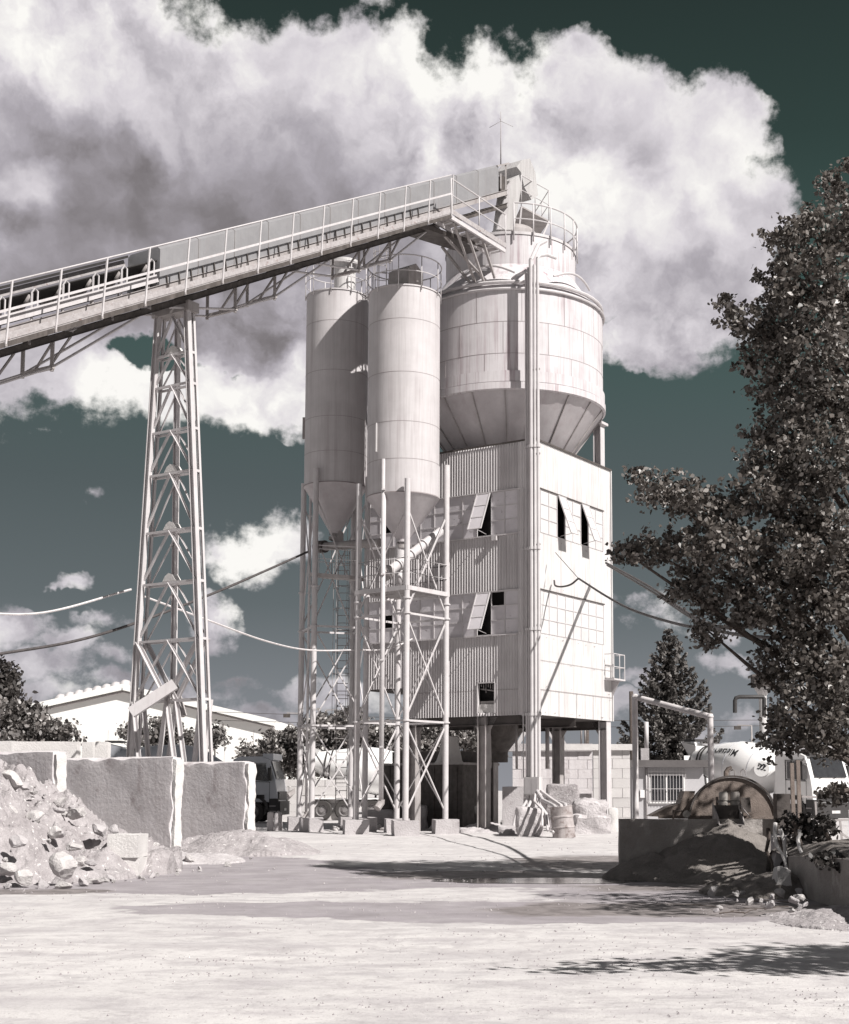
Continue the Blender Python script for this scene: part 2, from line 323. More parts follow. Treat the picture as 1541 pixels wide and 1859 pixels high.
# ------------------------------------------------------------------ mesh builder
ORI = {}
class MB:
    def __init__(s, xf=None): s.v = []; s.f = []; s.xf = xf; s.smooth = set()
    def add(s, vs, fs, smooth=False):
        n = len(s.v)
        for p in vs:
            p = Vector(p); s.v.append(tuple(s.xf(p) if s.xf else p))
        for f in fs:
            if smooth: s.smooth.add(len(s.f))
            s.f.append(tuple(i+n for i in f))
        return s
    def box(s, x0, x1, y0, y1, z0, z1):
        return s.add([(x, y, z) for z in (z0, z1) for y in (y0, y1) for x in (x0, x1)],
                     [(0, 2, 3, 1), (4, 5, 7, 6), (0, 1, 5, 4), (2, 6, 7, 3), (0, 4, 6, 2), (1, 3, 7, 5)])
    def sweep(s, p, q, sec, up=(0, 0, 1)):
        p = Vector(p); q = Vector(q); d = (q-p).normalized(); up = Vector(up)
        a = d.cross(up)
        if a.length < 1e-3: a = d.cross(Vector((1, 0, 0)))
        a.normalize(); b = a.cross(d)
        n = len(sec); vs = [o + a*u + b*w for o in (p, q) for u, w in sec]
        fs = [(i, (i+1) % n, n+(i+1) % n, n+i) for i in range(n)] + [tuple(range(n))[::-1], tuple(range(n, 2*n))]
        return s.add(vs, fs)
    def bar(s, p, q, w, h=None, up=(0, 0, 1)):
        h = w if h is None else h; w /= 2; h /= 2
        return s.sweep(p, q, [(-w, -h), (w, -h), (w, h), (-w, h)], up)
    def ibeam(s, p, q, w, h, t, up=(0, 0, 1)):
        w /= 2; h /= 2; g = t/2
        return s.sweep(p, q, [(-w, -h), (w, -h), (w, -h+t), (g, -h+t), (g, h-t), (w, h-t), (w, h), (-w, h), (-w, h-t), (-g, h-t), (-g, -h+t), (-w, -h+t)], up)
    def angle(s, p, q, w, t=.012, up=(0, 0, 1)):
        return s.sweep(p, q, [(0, 0), (w, 0), (w, t), (t, t), (t, w), (0, w)], up)
    def tube(s, pts, r, n=8, closed=False):
        pts = [Vector(p) for p in pts]; m = len(pts); rs = r if isinstance(r, (list, tuple)) else [r]*m
        vs = []; ref = None
        for i, p in enumerate(pts):
            a = pts[(i-1) % m] if (closed or i > 0) else p; b = pts[(i+1) % m] if (closed or i < m-1) else p
            d = (b-a).normalized()
            if ref is None:
                ref = d.cross(Vector((0, 0, 1)))
                if ref.length < 1e-3: ref = d.cross(Vector((1, 0, 0)))
            ref = (ref - d*ref.dot(d)).normalized(); bb = d.cross(ref)
            for k in range(n):
                th = 2*math.pi*k/n; vs.append(p + (ref*math.cos(th)+bb*math.sin(th))*rs[i])
        fs = []
        for i in range(m if closed else m-1):
            j = (i+1) % m
            for k in range(n): fs.append((i*n+k, i*n+(k+1) % n, j*n+(k+1) % n, j*n+k))
        s.add(vs, fs, True)
        if not closed:
            s.add(vs[:n], [tuple(range(n))[::-1]]); s.add(vs[-n:], [tuple(range(n))])
        return s
    def lathe(s, prof, c=(0, 0, 0), n=40, M=None, smooth=True, split=False):
        # prof: (radius, height) pairs, optional closed ends when radius 0
        c = Vector(c)
        rows = []
        def ring(r, z):
            out = []
            for k in range(n):
                th = 2*math.pi*k/n; p = Vector((r*math.cos(th), r*math.sin(th), z))
                out.append((M @ p if M else p) + c)
            return out
        for i in range(len(prof)-1):
            a, b = ring(*prof[i]), ring(*prof[i+1])
            s.add(a+b, [(k, (k+1) % n, n+(k+1) % n, n+k) for k in range(n)], smooth)
        return s
    def disc(s, r, c, n=40, M=None):
        c = Vector(c); out = []
        for k in range(n):
            th = 2*math.pi*k/n; p = Vector((r*math.cos(th), r*math.sin(th), 0)); out.append((M @ p if M else p)+c)
        return s.add(out, [tuple(range(n))])
    def prism(s, poly, off):
        n = len(poly); off = Vector(off); a = [Vector(p) for p in poly]
        return s.add(a+[p+off for p in a], [tuple(range(n))[::-1], tuple(range(n, 2*n))] + [(i, (i+1) % n, n+(i+1) % n, n+i) for i in range(n)])
    def build(s, name, mat, parent=None, weld=False):
        me = bpy.data.meshes.new(name); o = ORI.get(parent.name, Vector((0, 0, 0))) if parent else Vector((0, 0, 0))
        vs = [(x-o.x, y-o.y, z-o.z) for x, y, z in s.v]
        me.from_pydata(vs, [], s.f)
        me.polygons.foreach_set('use_smooth', [i in s.smooth for i in range(len(s.f))])
        bm = bmesh.new(); bm.from_mesh(me)
        if weld or s.smooth: bmesh.ops.remove_doubles(bm, verts=bm.verts, dist=1e-4)
        bmesh.ops.recalc_face_normals(bm, faces=bm.faces)
        if s.smooth:
            for e in bm.edges:
                if len(e.link_faces) == 2 and e.calc_face_angle(0) > math.radians(35): e.smooth = False
        bm.to_mesh(me); bm.free()
        me.materials.append(MAT[mat]); ob = bpy.data.objects.new(name, me); COL.objects.link(ob)
        if parent: ob.parent = parent; ORI[ob.name] = o
        else: ORI[ob.name] = Vector((0, 0, 0))
        return ob

def tag(o, label=None, cat=None, group=None, kind=None):
    for k, v in (('label', label), ('category', cat), ('group', group), ('kind', kind)):
        if v: o[k] = v
    return o
def thing(name, label, cat, loc=(0, 0, 0), group=None):
    o = bpy.data.objects.new(name, None); COL.objects.link(o); o.location = loc; o.empty_display_size = .3
    ORI[o.name] = Vector(loc); return tag(o, label, cat, group)
def solo(mb, name, mat, label, cat, group=None, base=None):
    """a thing that is one mesh, origin at its base"""
    if base is None:
        xs = [v[0] for v in mb.v]; ys = [v[1] for v in mb.v]; base = ((min(xs)+max(xs))/2, (min(ys)+max(ys))/2, min(v[2] for v in mb.v))
    e = Vector(base); mb.v = [(x-e.x, y-e.y, z-e.z) for x, y, z in mb.v]
    o = mb.build(name, mat); o.location = e; return tag(o, label, cat, group)
def copy_tree(o, parent=None):
    c = o.copy(); COL.objects.link(c); c.parent = parent
    for ch in [x for x in S.objects if x.parent == o]: copy_tree(ch, c)
    return c
def frame(o, ax, ay, az=(0, 0, 1)):
    o = Vector(o); ax = Vector(ax); ay = Vector(ay); az = Vector(az)
    return lambda p: o + ax*p.x + ay*p.y + az*p.z
def roughbox(xf, x0, x1, y0, y1, z0, z1, step=.25, amp=.04, freq=1.5, seed=0, keep_bottom=True, round_=0.0):
    """a box of rough cast concrete: subdivided and displaced"""
    mb = MB(xf)
    nx = max(1, round((x1-x0)/step)); ny = max(1, round((y1-y0)/step)); nz = max(1, round((z1-z0)/step))
    idx = {}; vs = []
    def vid(i, j, k):
        if (i, j, k) not in idx:
            p = Vector((x0+(x1-x0)*i/nx, y0+(y1-y0)*j/ny, z0+(z1-z0)*k/nz))
            cn = (i in (0, nx))+(j in (0, ny))+(k in (0, nz))
            if round_ and cn >= 2 and k != 0:
                cen = Vector(((x0+x1)/2, (y0+y1)/2, (z0+z1)/2)); p += (cen-p).normalized()*round_*abs(mnoise.noise(p*2.2+Vector((seed, 9, 0)))+.5)
            d = mnoise.noise_vector(p*freq+Vector((seed*3.1, seed*7.7, 0)))*amp + mnoise.noise_vector(p*freq*4+Vector((seed, 0, 5)))*amp*.5
            if k == 0 and keep_bottom: d.z = 0
            idx[(i, j, k)] = len(vs); vs.append(p+d)
        return idx[(i, j, k)]
    fs = []
    for i in range(nx):
        for j in range(ny):
            fs.append((vid(i, j, 0), vid(i, j+1, 0), vid(i+1, j+1, 0), vid(i+1, j, 0)))
            fs.append((vid(i, j, nz), vid(i+1, j, nz), vid(i+1, j+1, nz), vid(i, j+1, nz)))
        for k in range(nz):
            fs.append((vid(i, 0, k), vid(i+1, 0, k), vid(i+1, 0, k+1), vid(i, 0, k+1)))
            fs.append((vid(i, ny, k), vid(i, ny, k+1), vid(i+1, ny, k+1), vid(i+1, ny, k)))
    for j in range(ny):
        for k in range(nz):
            fs.append((vid(0, j, k), vid(0, j, k+1), vid(0, j+1, k+1), vid(0, j+1, k)))
            fs.append((vid(nx, j, k), vid(nx, j+1, k), vid(nx, j+1, k+1), vid(nx, j, k+1)))
    mb.add(vs, fs, True); return mb
def blockwall(mb, o, along, thick, L, H, bw=.8, bh=.4, gap=.008, th=.4, jit=.01):
    """courses of blocks; o base corner, along/thick unit vectors"""
    o = Vector(o); a = Vector(along); t = Vector(thick); z = 0; r = 0
    while z < H-1e-3:
        h = min(bh, H-z); x = -bw/2*(r % 2)
        while x < L-1e-3:
            x0 = max(0, x); x1 = min(L, x+bw)
            if x1-x0 > .05:
                j = random.uniform(-jit, jit); p = o+t*j
                mbx = [(p+a*(u)+t*v+Vector((0, 0, w))) for w in (z+gap, z+h) for v in (0, th) for u in (x0+gap, x1-gap)]
                mb.add(mbx, [(0, 2, 3, 1), (4, 5, 7, 6), (0, 1, 5, 4), (2, 6, 7, 3), (0, 4, 6, 2), (1, 3, 7, 5)])
            x += bw
        z += bh; r += 1
    return mb
def rail(parent, pts, h, levels=(1.0, .52), post_every=None, r=.022, mat='steel_paint', posts=True, name='guard_rail', foot=0.0):
    """hand rail along pts (deck points) with posts at every point"""
    mb = MB()
    for lv in levels: mb.tube([Vector(p)+Vector((0, 0, h*lv)) for p in pts], r*(1 if lv == 1.0 else .8), 6)
    g = mb.build(name, mat, parent)
    if posts:
        for p in pts:
            p = Vector(p); MB().tube([p-Vector((0, 0, foot)), p+Vector((0, 0, h))], r, 6).build('rail_post', mat, g)
    return g
def arc(c, R, z, a0, a1, n):
    return [Vector((c[0]+R*math.cos(math.radians(a0+(a1-a0)*i/(n-1))), c[1]+R*math.sin(math.radians(a0+(a1-a0)*i/(n-1))), z)) for i in range(n)]

# leaves as one mesh of many small leaf faces
def leaf_mesh(name, centers, size, mat, parent, up_bias=.25, long=1.25, hang=0.0):
    n = len(centers); c = np.asarray(centers, float)
    a = rng.normal(size=(n, 3)); a[:, 2] -= hang; a /= np.linalg.norm(a, axis=1)[:, None]
    nn = rng.normal(size=(n, 3)); nn[:, 2] += up_bias; b = np.cross(nn, a); b /= np.linalg.norm(b, axis=1)[:, None]+1e-9
    sz = size*rng.uniform(.65, 1.25, n)[:, None]
    fold = np.cross(a, b)*sz*.12
    v = np.stack([c-a*sz*.5*long, c-a*sz*.18+b*sz*.45+fold, c+a*sz*.2*long+b*sz*.36+fold, c+a*sz*.62*long, c+a*sz*.2*long-b*sz*.36+fold, c-a*sz*.18-b*sz*.45+fold], 1).reshape(-1, 3)
    o = ORI.get(parent.name, Vector()) if parent else Vector()
    v -= np.array([o.x, o.y, o.z])
    me = bpy.data.meshes.new(name); me.vertices.add(n*6); me.vertices.foreach_set('co', v.ravel())
    me.loops.add(n*6); me.loops.foreach_set('vertex_index', np.arange(n*6, dtype=np.int32))
    me.polygons.add(n); me.polygons.foreach_set('loop_start', np.arange(n, dtype=np.int32)*6)
    me.update(calc_edges=True); me.validate()
    me.materials.append(MAT[mat]); ob = bpy.data.objects.new(name, me); COL.objects.link(ob)
    if parent: ob.parent = parent; ORI[ob.name] = o
    return ob
def cluster_points(blobs, density, per=22, spread=.16):
    """blobs: (x,y,z,rx,ry,rz); leaf centres grouped in twigs"""
    out = []
    for b in blobs:
        n = max(1, int(density*(b[3]*b[5]+b[3]*b[4]+b[4]*b[5])/3/per))
        d = rng.normal(size=(n, 3)); d /= np.linalg.norm(d, axis=1)[:, None]
        rr = rng.uniform(.15, 1.0, n)**.45
        cc = np.array(b[:3])+d*rr[:, None]*np.array(b[3:6])
        for q in cc:
            k = int(per*rng.uniform(.5, 1.5)); sp = spread*rng.uniform(.6, 1.3)
            out.append(q+rng.normal(size=(k, 3))*sp*np.array([1, 1, .75]))
    return np.concatenate(out)

DL = Vector((-.846, .533, 0)); DR = Vector((.530, .848, 0))

# ------------------------------------------------------------------ ground
PUD = (G(985, 1597).x, G(985, 1597).y)
def ground():
    mb = MB()
    xs = [-700, -200, -60] + [x*.5 for x in range(-60, 61)] + [60, 200, 700]
    ys = [-60, -10, 2] + [4+y*.5 for y in range(0, 140)] + [90, 150, 300, 700, 1500]
    def h(x, y):
        if abs(x) > 30 or y > 74 or y < 4: return 0
        d_ = math.hypot((x-PUD[0])/2.9, (y-PUD[1])/2.6); k_ = min(1, max(0, (d_-.8)*1.4))
        return (.03*mnoise.noise(Vector((x*.35, y*.35, 0))) + .012*mnoise.noise(Vector((x*1.4, y*1.4, 3))))*k_ - .02*(1-k_)
    vs = [(x, y, h(x, y)) for y in ys for x in xs]; nx = len(xs)
    fs = [(j*nx+i, j*nx+i+1, (j+1)*nx+i+1, (j+1)*nx+i) for j in range(len(ys)-1) for i in range(nx-1)]
    mb.add(vs, fs, True); o = mb.build('ground', 'yard_ground'); tag(o, kind='structure')
    # puddle sheet
    mb = MB(); pts = []
    cx, cy = G(985, 1597).x, G(985, 1597).y
    for k in range(72):
        th = 2*math.pi*k/72; rr = 1+.22*mnoise.noise(Vector((math.cos(th)*1.7, math.sin(th)*1.7, 3)))+.12*mnoise.noise(Vector((math.cos(th)*6, math.sin(th)*6, 8)))
        pts.append((cx+1.9*rr*math.cos(th), cy+.72*rr*math.sin(th), -.012))
    mb.add(pts, [tuple(range(72))]); o = mb.build('puddle', 'puddle_water'); tag(o, kind='structure')
    if o.data.polygons[0].normal.z < 0: o.data.flip_normals()
ground()

# ------------------------------------------------------------------ batching building
C0 = Vector((Xat(972, 49), 49, 0)); YC = 49.0
zf = {k: Zat(y, YC) for k, y in dict(top=797, w1t=884, w1b=963, w2t=1068, w2b=1147, bot=1297).items()}
BF = frame(C0, DL, DR)                     # local x = along left face, y = along right face (inwards), z up
LFT = 7.6; RGT = onplan(1110, 1100, C0, DR)[0]
def corrugated(mb, axis, a0, a1, z0, z1, pitch=.115, depth=.034, out=-1, off=0.0):
    """corrugated sheet on a face: axis 'l' (left face, outward -y) or 'r' (right face, outward -x)"""
    n = max(2, int(round((a1-a0)/pitch)))*4
    vs = []
    for z in (z0, z1):
        for i in range(n+1):
            a = a0+(a1-a0)*i/n; d = off+depth*math.cos(i*math.pi/2*1.0)
            vs.append((a, out*d, z) if axis == 'l' else (out*d, a, z))
    mb.add(vs, [(i, i+1, n+2+i, n+1+i) for i in range(n)], True); return mb
def building():
    root = thing('batching_building', 'tall white corrugated plant building on steel columns under the big round silo', 'building', BF(Vector((3.4, 3.1, 0))))
    # near-black box added inside; its colour gives the room shade behind open sashes
    MB(BF).box(.35, 5.6, .35, RGT-.3, zf['bot']+.16, zf['top']-.15).box(5.601, LFT-.3, .35, RGT-.3, zf['bot']+1.3, zf['top']-.15).build('room_shade_box', 'room_shade', root)
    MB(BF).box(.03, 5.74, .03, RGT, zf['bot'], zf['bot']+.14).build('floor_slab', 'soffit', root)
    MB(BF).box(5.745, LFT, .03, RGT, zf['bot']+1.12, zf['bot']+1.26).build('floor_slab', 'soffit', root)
    MB(BF).box(5.741, 5.76, .03, RGT, zf['bot'], zf['bot']+1.119).build('return_cladding', 'facade_sheet', root)
    MB(BF).box(.03, LFT, .03, RGT, zf['top']-.12, zf['top']-.02).build('roof_deck', 'roof_dark', root)
    lo1 = onplan(868, 1260, C0, DL)[0]; lo0 = onplan(898, 1260, C0, DL)[0]
    zo = Zat(1240, YC+1)
    ml = MB(BF); LW = .68
    lend = 5.75
    # left face sheets
    corrugated(ml, 'l', LW, lo0, zf['bot'], zf['w2b']); corrugated(ml, 'l', lo1, lend, zf['bot'], zf['w2b'])
    corrugated(ml, 'l', lo0, lo1, zo, zf['w2b']); corrugated(ml, 'l', lo0, lo1, zf['bot'], zf['bot']+.12)
    corrugated(ml, 'l', lend, LFT, zf['bot']+1.15, zf['w2b'])
    corrugated(ml, 'l', LW, LFT, zf['w2t'], zf['w1b']); corrugated(ml, 'l', LW, LFT, zf['w1t'], zf['top'])
    ml.build('corrugated_cladding', 'facade_sheet', root)
    mc = MB(BF); corrugated(mc, 'l', .0, LW, zf['bot'], zf['top'], .13, .015, off=.03)
    for zz in (zf['w2b'], zf['w2t'], zf['w1b'], zf['w1t']): mc.box(.05, LW, -.06, -.045, zz-.03, zz+.03)
    mc.build('corner_cladding', 'facade_sheet', root)
    mr = MB(BF); r1 = onplan(1095, 1100, C0, DR)[0]; r0 = .38
    corrugated(mr, 'r', 0, RGT, zf['bot'], zf['w2b'], .1, .016); corrugated(mr, 'r', 0, RGT, zf['w2t'], zf['w1b'], .1, .016)
    corrugated(mr, 'r', 0, RGT, zf['w1t'], zf['top'], .1, .016)
    for a, b in ((0, r0), (r1, RGT)):
        corrugated(mr, 'r', a, b, zf['w2b'], zf['w2t'], .1, .016); corrugated(mr, 'r', a, b, zf['w1b'], zf['w1t'], .1, .016)
    mr.build('corrugated_cladding', 'facade_white', root)
    mb = MB(BF)      # sheets on the two far faces
    mb.add([(LFT, 0, zf['bot']+1.12), (LFT, RGT, zf['bot']+1.12), (LFT, RGT, zf['top']), (LFT, 0, zf['top'])], [(0, 1, 2, 3)])
    mb.add([(0, RGT, zf['bot']), (5.75, RGT, zf['bot']), (5.75, RGT, zf['bot']+1.12), (LFT, RGT, zf['bot']+1.12), (LFT, RGT, zf['top']), (0, RGT, zf['top'])], [(0, 1, 2, 3, 4, 5)])
    mb.build('rear_cladding', 'facade_white', root)
    # ledges, flashing and sheet-overlap lines
    tr = MB(BF)
    for zz in (zf['w2b'], zf['w1b']): tr.box(LW+.002, LFT, -.09, .0, zz-.05, zz-.005)
    for zz in (zf['w2t'], zf['w1t']): tr.box(LW+.002, LFT, -.055, .0, zz+.005, zz+.04)
    tr.build('window_ledge', 'steel_paint', root)
    tr = MB(BF)
    tr.box(-.05, LFT, -.05, -.026, zf['top']-.02, zf['top']+.045); tr.build('flashing', 'dark_steel', root); tr = MB(BF); tr.box(-.051, -.028, -.049, RGT+.03, zf['top']-.021, zf['top']+.046)
    tr.build('flashing', 'dark_steel', root)
    for zz in (zf['w2t'], zf['w1t']): MB(BF).box(-.05, -.018, r0-.1, r1+.05, zz+.0, zz+.035).build('window_flashing', 'dark_steel', root)
    tr = MB(BF)
    zs = zf['bot']+.92
    tr.box(LW, lo0, -.026, -.0225, zs, zs+.016); tr.box(lo1, lend, -.026, -.0225, zs, zs+.016)
    tr.box(-.021, -.0165, .1, RGT-.02, zs-.02, zs); tr.box(-.021, -.0165, .1, RGT-.02, zf['bot']+1.95, zf['bot']+1.962)
    for k in range(9):
        a = .35+k*.66; tr.box(-.021, -.0165, a, a+.008, zf['bot'], zs-.02)
    for k in range(40):
        a = .2+(k*.61) % (RGT-.4); b = random.choice([zf['bot']+.1, zs+.1, zs-.12, zf['bot']+1.9, zf['w2b']-.15, zf['w2t']+.15, zf['w1b']-.2])
        tr.box(-.024, -.015, a, a+.025, b, b+.025)
    tr.build('sheet_joints', 'seam_line', root)
    tr = MB(BF); tr.bar((-.02, RGT-.01, zf['bot']), (-.02, RGT-.01, zf['top']), .06); tr.build('corner_trim', 'facade_white', root)
    # windows
    def window(face, a0, a1, z0, z1, nx, nz, opens, holes, gl, fr, openang=24):
        fm = MB(BF); pa = MB(BF); w = (a1-a0)/nx; h = (z1-z0)/nz
        def pt(a, d, z): return (a, -d, z) if face == 'l' else (-d, a, z)
        def bx(m, x0, x1, d0, d1, zz0, zz1):
            if face == 'l': m.box(x0, x1, -d1, -d0, zz0, zz1)
            else: m.box(-d1, -d0, x0, x1, zz0, zz1)
        opencols = set(c for o in opens for c in o)
        for i in range(nx+1):
            inner = any(i-1 in o and i in o for o in opens)
            if not inner: bx(fm, a0+i*w-.018, a0+i*w+.018, -.02, .022, z0, z1)
        for k in range(nz+1):
            for i in range(nx):
                if i in opencols and 0 < k < nz: continue
                bx(fm, a0+i*w+.02, a0+(i+1)*w-.02, -.018, .018, max(z0, z0+k*h-.017), min(z1, z0+k*h+.017))
        for i in range(nx):
            for k in range(nz):
                if i in opencols or (i, k) in holes: continue
                j = random.uniform(-.004, .004)
                pa.add([pt(a0+i*w, j, z0+k*h), pt(a0+(i+1)*w, -j, z0+k*h), pt(a0+(i+1)*w, j, z0+(k+1)*h), pt(a0+i*w, -j, z0+(k+1)*h)], [(0, 1, 2, 3)])
        f = fm.build('window', fr, root)
        pa.build('pane', gl, f)
        for o in opens:
            s = MB(BF); gp = MB(BF); x0 = a0+o[0]*w+.01; x1 = a0+(o[-1]+1)*w-.01; an = math.radians(openang); H = z1-z0-.04
            def q(a, u, e): # u along sash down from hinge, e thickness outward
                return pt(a, .04+u*math.sin(an)+e*math.cos(an), z1-.02-u*math.cos(an)+e*math.sin(an))
            def sb(m, xa, xb, ua, ub, e0, e1): m.add([q(x, u, e) for e in (e0, e1) for u in (ua, ub) for x in (xa, xb)], [(0, 2, 3, 1), (4, 5, 7, 6), (0, 1, 5, 4), (2, 6, 7, 3), (0, 4, 6, 2), (1, 3, 7, 5)])
            sb(s, x0, x0+.04, 0, H, 0, .04); sb(s, x1-.04, x1, 0, H, 0, .04)
            for k in range(nz+1): u = k*H/nz; sb(s, x0+.04, x1-.04, max(0, u-.018), min(H, u+.018), .002, .038)
            sb(gp, x0+.03, x1-.03, .01, H-.01, .014, .022)
            s.tube([q((x0+x1)/2, H-.05, 0), pt((x0+x1)/2-.1, .02, z0+.06)], .012, 5)
            ss = s.build('open_sash', fr, f); gp.build('sash_pane', gl, ss)
    wl = (LFT-.3-LW)/11
    o1 = [(2,)]
    # left face, sash where the photograph shows it
    ca = onplan(892, 930, C0, DL)[0]; cb = onplan(866, 930, C0, DL)[0]; cw = cb-ca
    a1 = LW+.02; n1 = 2; w0 = (ca-a1)/2
    def row(z0, z1, holes):
        window('l', a1, ca, z0, z1, 2, 3, [], holes, 'dusty_glass', 'steel_paint')
        window('l', ca+.002, cb, z0, z1, 1, 3, [(0,)], [], 'dusty_glass', 'steel_paint')
        window('l', cb+.002, LFT-.06, z0, z1, 8, 3, [], [(6, 1)], 'dusty_glass', 'steel_paint')
    row(zf['w1b'], zf['w1t'], []); row(zf['w2b'], zf['w2t'], [(1, 2)])
    window('r', r0, r1, zf['w1b'], zf['w1t'], 8, 3, [(2,), (5,)], [], 'white_glass', 'steel_paint', 20)
    window('r', r0, r1, zf['w2b'], zf['w2t'], 8, 3, [], [], 'white_glass', 'steel_paint')
    # the small opening low in the left face
    fm = MB(BF); fm.box(lo0-.04, lo0, -.05, .1, zf['bot']+.1, zo); fm.box(lo1, lo1+.04, -.05, .1, zf['bot']+.1, zo); fm.box(lo0, lo1, -.045, .1, zo, zo+.04)
    hf = fm.build('hatch_frame', 'steel_paint', root)
    hb = MB(BF); hb.box(lo0+.02, lo1-.02, .12, .22, zf['bot']+.3, zf['bot']+.55); hb.tube([BF(Vector((0, 0, 0)))-BF(Vector((0, 0, 0)))+Vector((lo0, .16, zf['bot']+.9)), Vector((lo1, .16, zf['bot']+1.0))], .03, 6)
    for i in range(7): hb.tube([(lo0+.1*i+.04, .1, zo-.02), (lo0+.1*i+.05, .12, zo-random.uniform(.08, .35))], .015, 5)
    hb.build('hatch_machinery', 'steel_dull', hf)
    roughbox(BF, lo0+.01, lo1-.01, .02, .3, zf['bot']+.1, zf['bot']+.42, .12, .05, 4, 3).build('spilled_concrete', 'concrete_pale', hf)
    # columns
    lc = [.12, onplan(877, 1400, C0, DL)[0], onplan(750, 1400, C0, DL)[0]]
    for a in lc:
        for b in (.2, RGT-.25):
            c = MB(BF); c.ibeam((a+.1, b, .0), (a+.1, b, zf['bot']-.003), .36, .36, .03, up=(1, 0, 0)); c.build('column', 'steel_paint' if a < 1 else 'steel_dull', root)
            for sg in (-1, 1):
                g = MB(BF); x = a+.1
                if 0 < x+sg*.8 < LFT:
                    g.prism([(x+sg*.18, b-.01, zf['bot']-.004), (x+sg*.6, b-.01, zf['bot']-.004), (x+sg*.18, b-.01, zf['bot']-.65)], (0, .02, 0)); g.build('gusset', 'steel_dull', root)
    # soffit beams
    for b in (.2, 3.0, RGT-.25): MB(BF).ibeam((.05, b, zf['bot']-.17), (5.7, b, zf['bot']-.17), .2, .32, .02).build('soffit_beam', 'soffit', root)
    # upright posts that carry the silo, at the far corners of the roof
    rp = onplan(1097, 800, C0, DR)[0]
    for a, b in ((.25, rp), (LFT-1.2, .6), (LFT-1.0, rp)):
        MB(BF).ibeam((a, b, zf['top']-.02), (a, b, zf['top']+1.75), .34, .34, .03, up=(1, 0, 0)).build('silo_post', 'steel_paint', root)
        MB(BF).box(a-.28, a+.28, b-.28, b+.28, zf['top']+1.75, zf['top']+1.85).build('bearing_plate', 'steel_paint', root)
    # hanging discharge gear under the floor
    hg = MB(BF)
    for i in range(9):
        x = 2.6+random.uniform(-.9, 1.4); y = 2.6+random.uniform(-1.0, 1.4); hg.tube([(x, y, zf['bot']), (x+random.uniform(-.1, .1), y, random.uniform(2.2, 3.1))], random.choice([.03, .05, .08]), 7)
    hg.build('discharge_pipes', 'steel_dull', root)
    hp = MB(BF); M = None
    hp.lathe([(1.0, zf['bot']), (.95, zf['bot']-.4), (.35, zf['bot']-1.2), (.35, zf['bot']-1.6)], (3.4, 3.0, 0), 24); hp.build('discharge_hopper', 'dark_steel', root)
    # balcony on the far right side
    bz = Zat(1235, YC+5.3)
    b = MB(BF); b.box(-.45, -.03, RGT-.7, RGT+.25, bz-.06, bz); b.add([(-.03, RGT-.1, bz-.06), (-.4, RGT-.1, bz-.06), (-.03, RGT-.1, bz-.75)], [(0, 1, 2)])
    bb = b.build('balcony', 'steel_paint', root)
    rr = MB(BF)
    for lv in (.45, .95): rr.tube([(-.03, RGT-.68, bz+lv), (-.43, RGT-.68, bz+lv), (-.43, RGT+.23, bz+lv), (-.03, RGT+.23, bz+lv)], .018, 6)
    for (x, y) in ((-.43, RGT-.68), (-.43, RGT+.23), (-.43, RGT-.2)): rr.tube([(x, y, bz), (x, y, bz+.95)], .018, 6)
    rr.build('balcony_rail', 'steel_paint', bb)
    # small lamp box over the lower left window edge
    MB(BF).box(1.55, 1.75, -.16, -.03, zf['w1b']-.22, zf['w1b']-.06).build('lamp_box', 'steel_paint', root)
building()

# conduits running up the near corner, bent at the base
def pipes():
    root = thing('conduit_bundle', 'bundle of vertical pipes running up the near corner of the corrugated building', 'pipes', BF(Vector((0, -.1, 0))))
    ztop = Zat(505, YC+.2)
    specs = [(.26, -.16, .045, ztop+.1), (.16, -.17, .04, ztop+.3), (.03, -.2, .075, ztop+.55), (-.1, -.17, .045, ztop+.35), (-.2, -.1, .06, ztop+.6), (.42, -.14, .025, zf['w1t'])]
    for i, (x, y, r, zt) in enumerate(specs):
        m = MB(BF); m.tube([(x, y, 1.95), (x, y, 6), (x, y, 12), (x, y, zt)], r, 10); m.build('pipe', 'steel_paint', root)
        for zz in (zf['bot'], 7.2, 10.1, zf['top']-.3):
            if zz < zt: MB(BF).lathe([(r+.003, -.05), (r+.03, -.05), (r+.03, .05), (r+.003, .05)], (x, y, zz), 10).build('pipe_collar', 'steel_paint', root)
    for zz in (zf['bot']+.02, 7.3, 10.2, 13.5, zf['top']+2.5, ztop-.4):
        MB(BF).box(-.28, .34, -.115, -.075, zz, zz+.06).build('pipe_bracket', 'steel_dull', root)
    # bent pipes at the top feeding over the shoulder of the silo
    for (x, y, r, zt), tgt in ((specs[2], (.0, 1.1, 1.1)), (specs[4], (-.2, 1.0, .3)), (specs[0], (1.3, .8, .15))):
        p = Vector((x, y, zt)); MB(BF).tube([p, p+Vector((tgt[0]*.1, tgt[1]*.1, .12)), p+Vector((tgt[0]*.5, tgt[1]*.5, tgt[2]*.6+.1)), p+Vector(tgt)], r, 8).build('pipe_elbow', 'steel_paint', root)
    # junction box, bent ends
    MB(BF).box(-.32, .3, -.32, -.08, 1.35, 1.98).build('junction_box', 'facade_white', root)
    m = MB(BF); m.box(-.28, -.02, -.335, -.322, 1.4, 1.93); m.box(.01, .26, -.335, -.322, 1.4, 1.93); m.build('box_door', 'steel_paint', root)
    for i, (x0, dx, dy, r) in enumerate(((-.2, -.7, -.5, .06), (.05, .05, -.6, .055), (.2, .12, -.8, .05))):
        m = MB(BF); m.tube([(x0, -.2, 1.38), (x0, -.22, 1.2), (x0+dx*.25, -.2+dy*.3, .98), (x0+dx*.8, -.2+dy*.8, .72), (x0+dx, -.2+dy, .25)], r, 8); m.build('bent_pipe', 'steel_paint', root)
pipes()

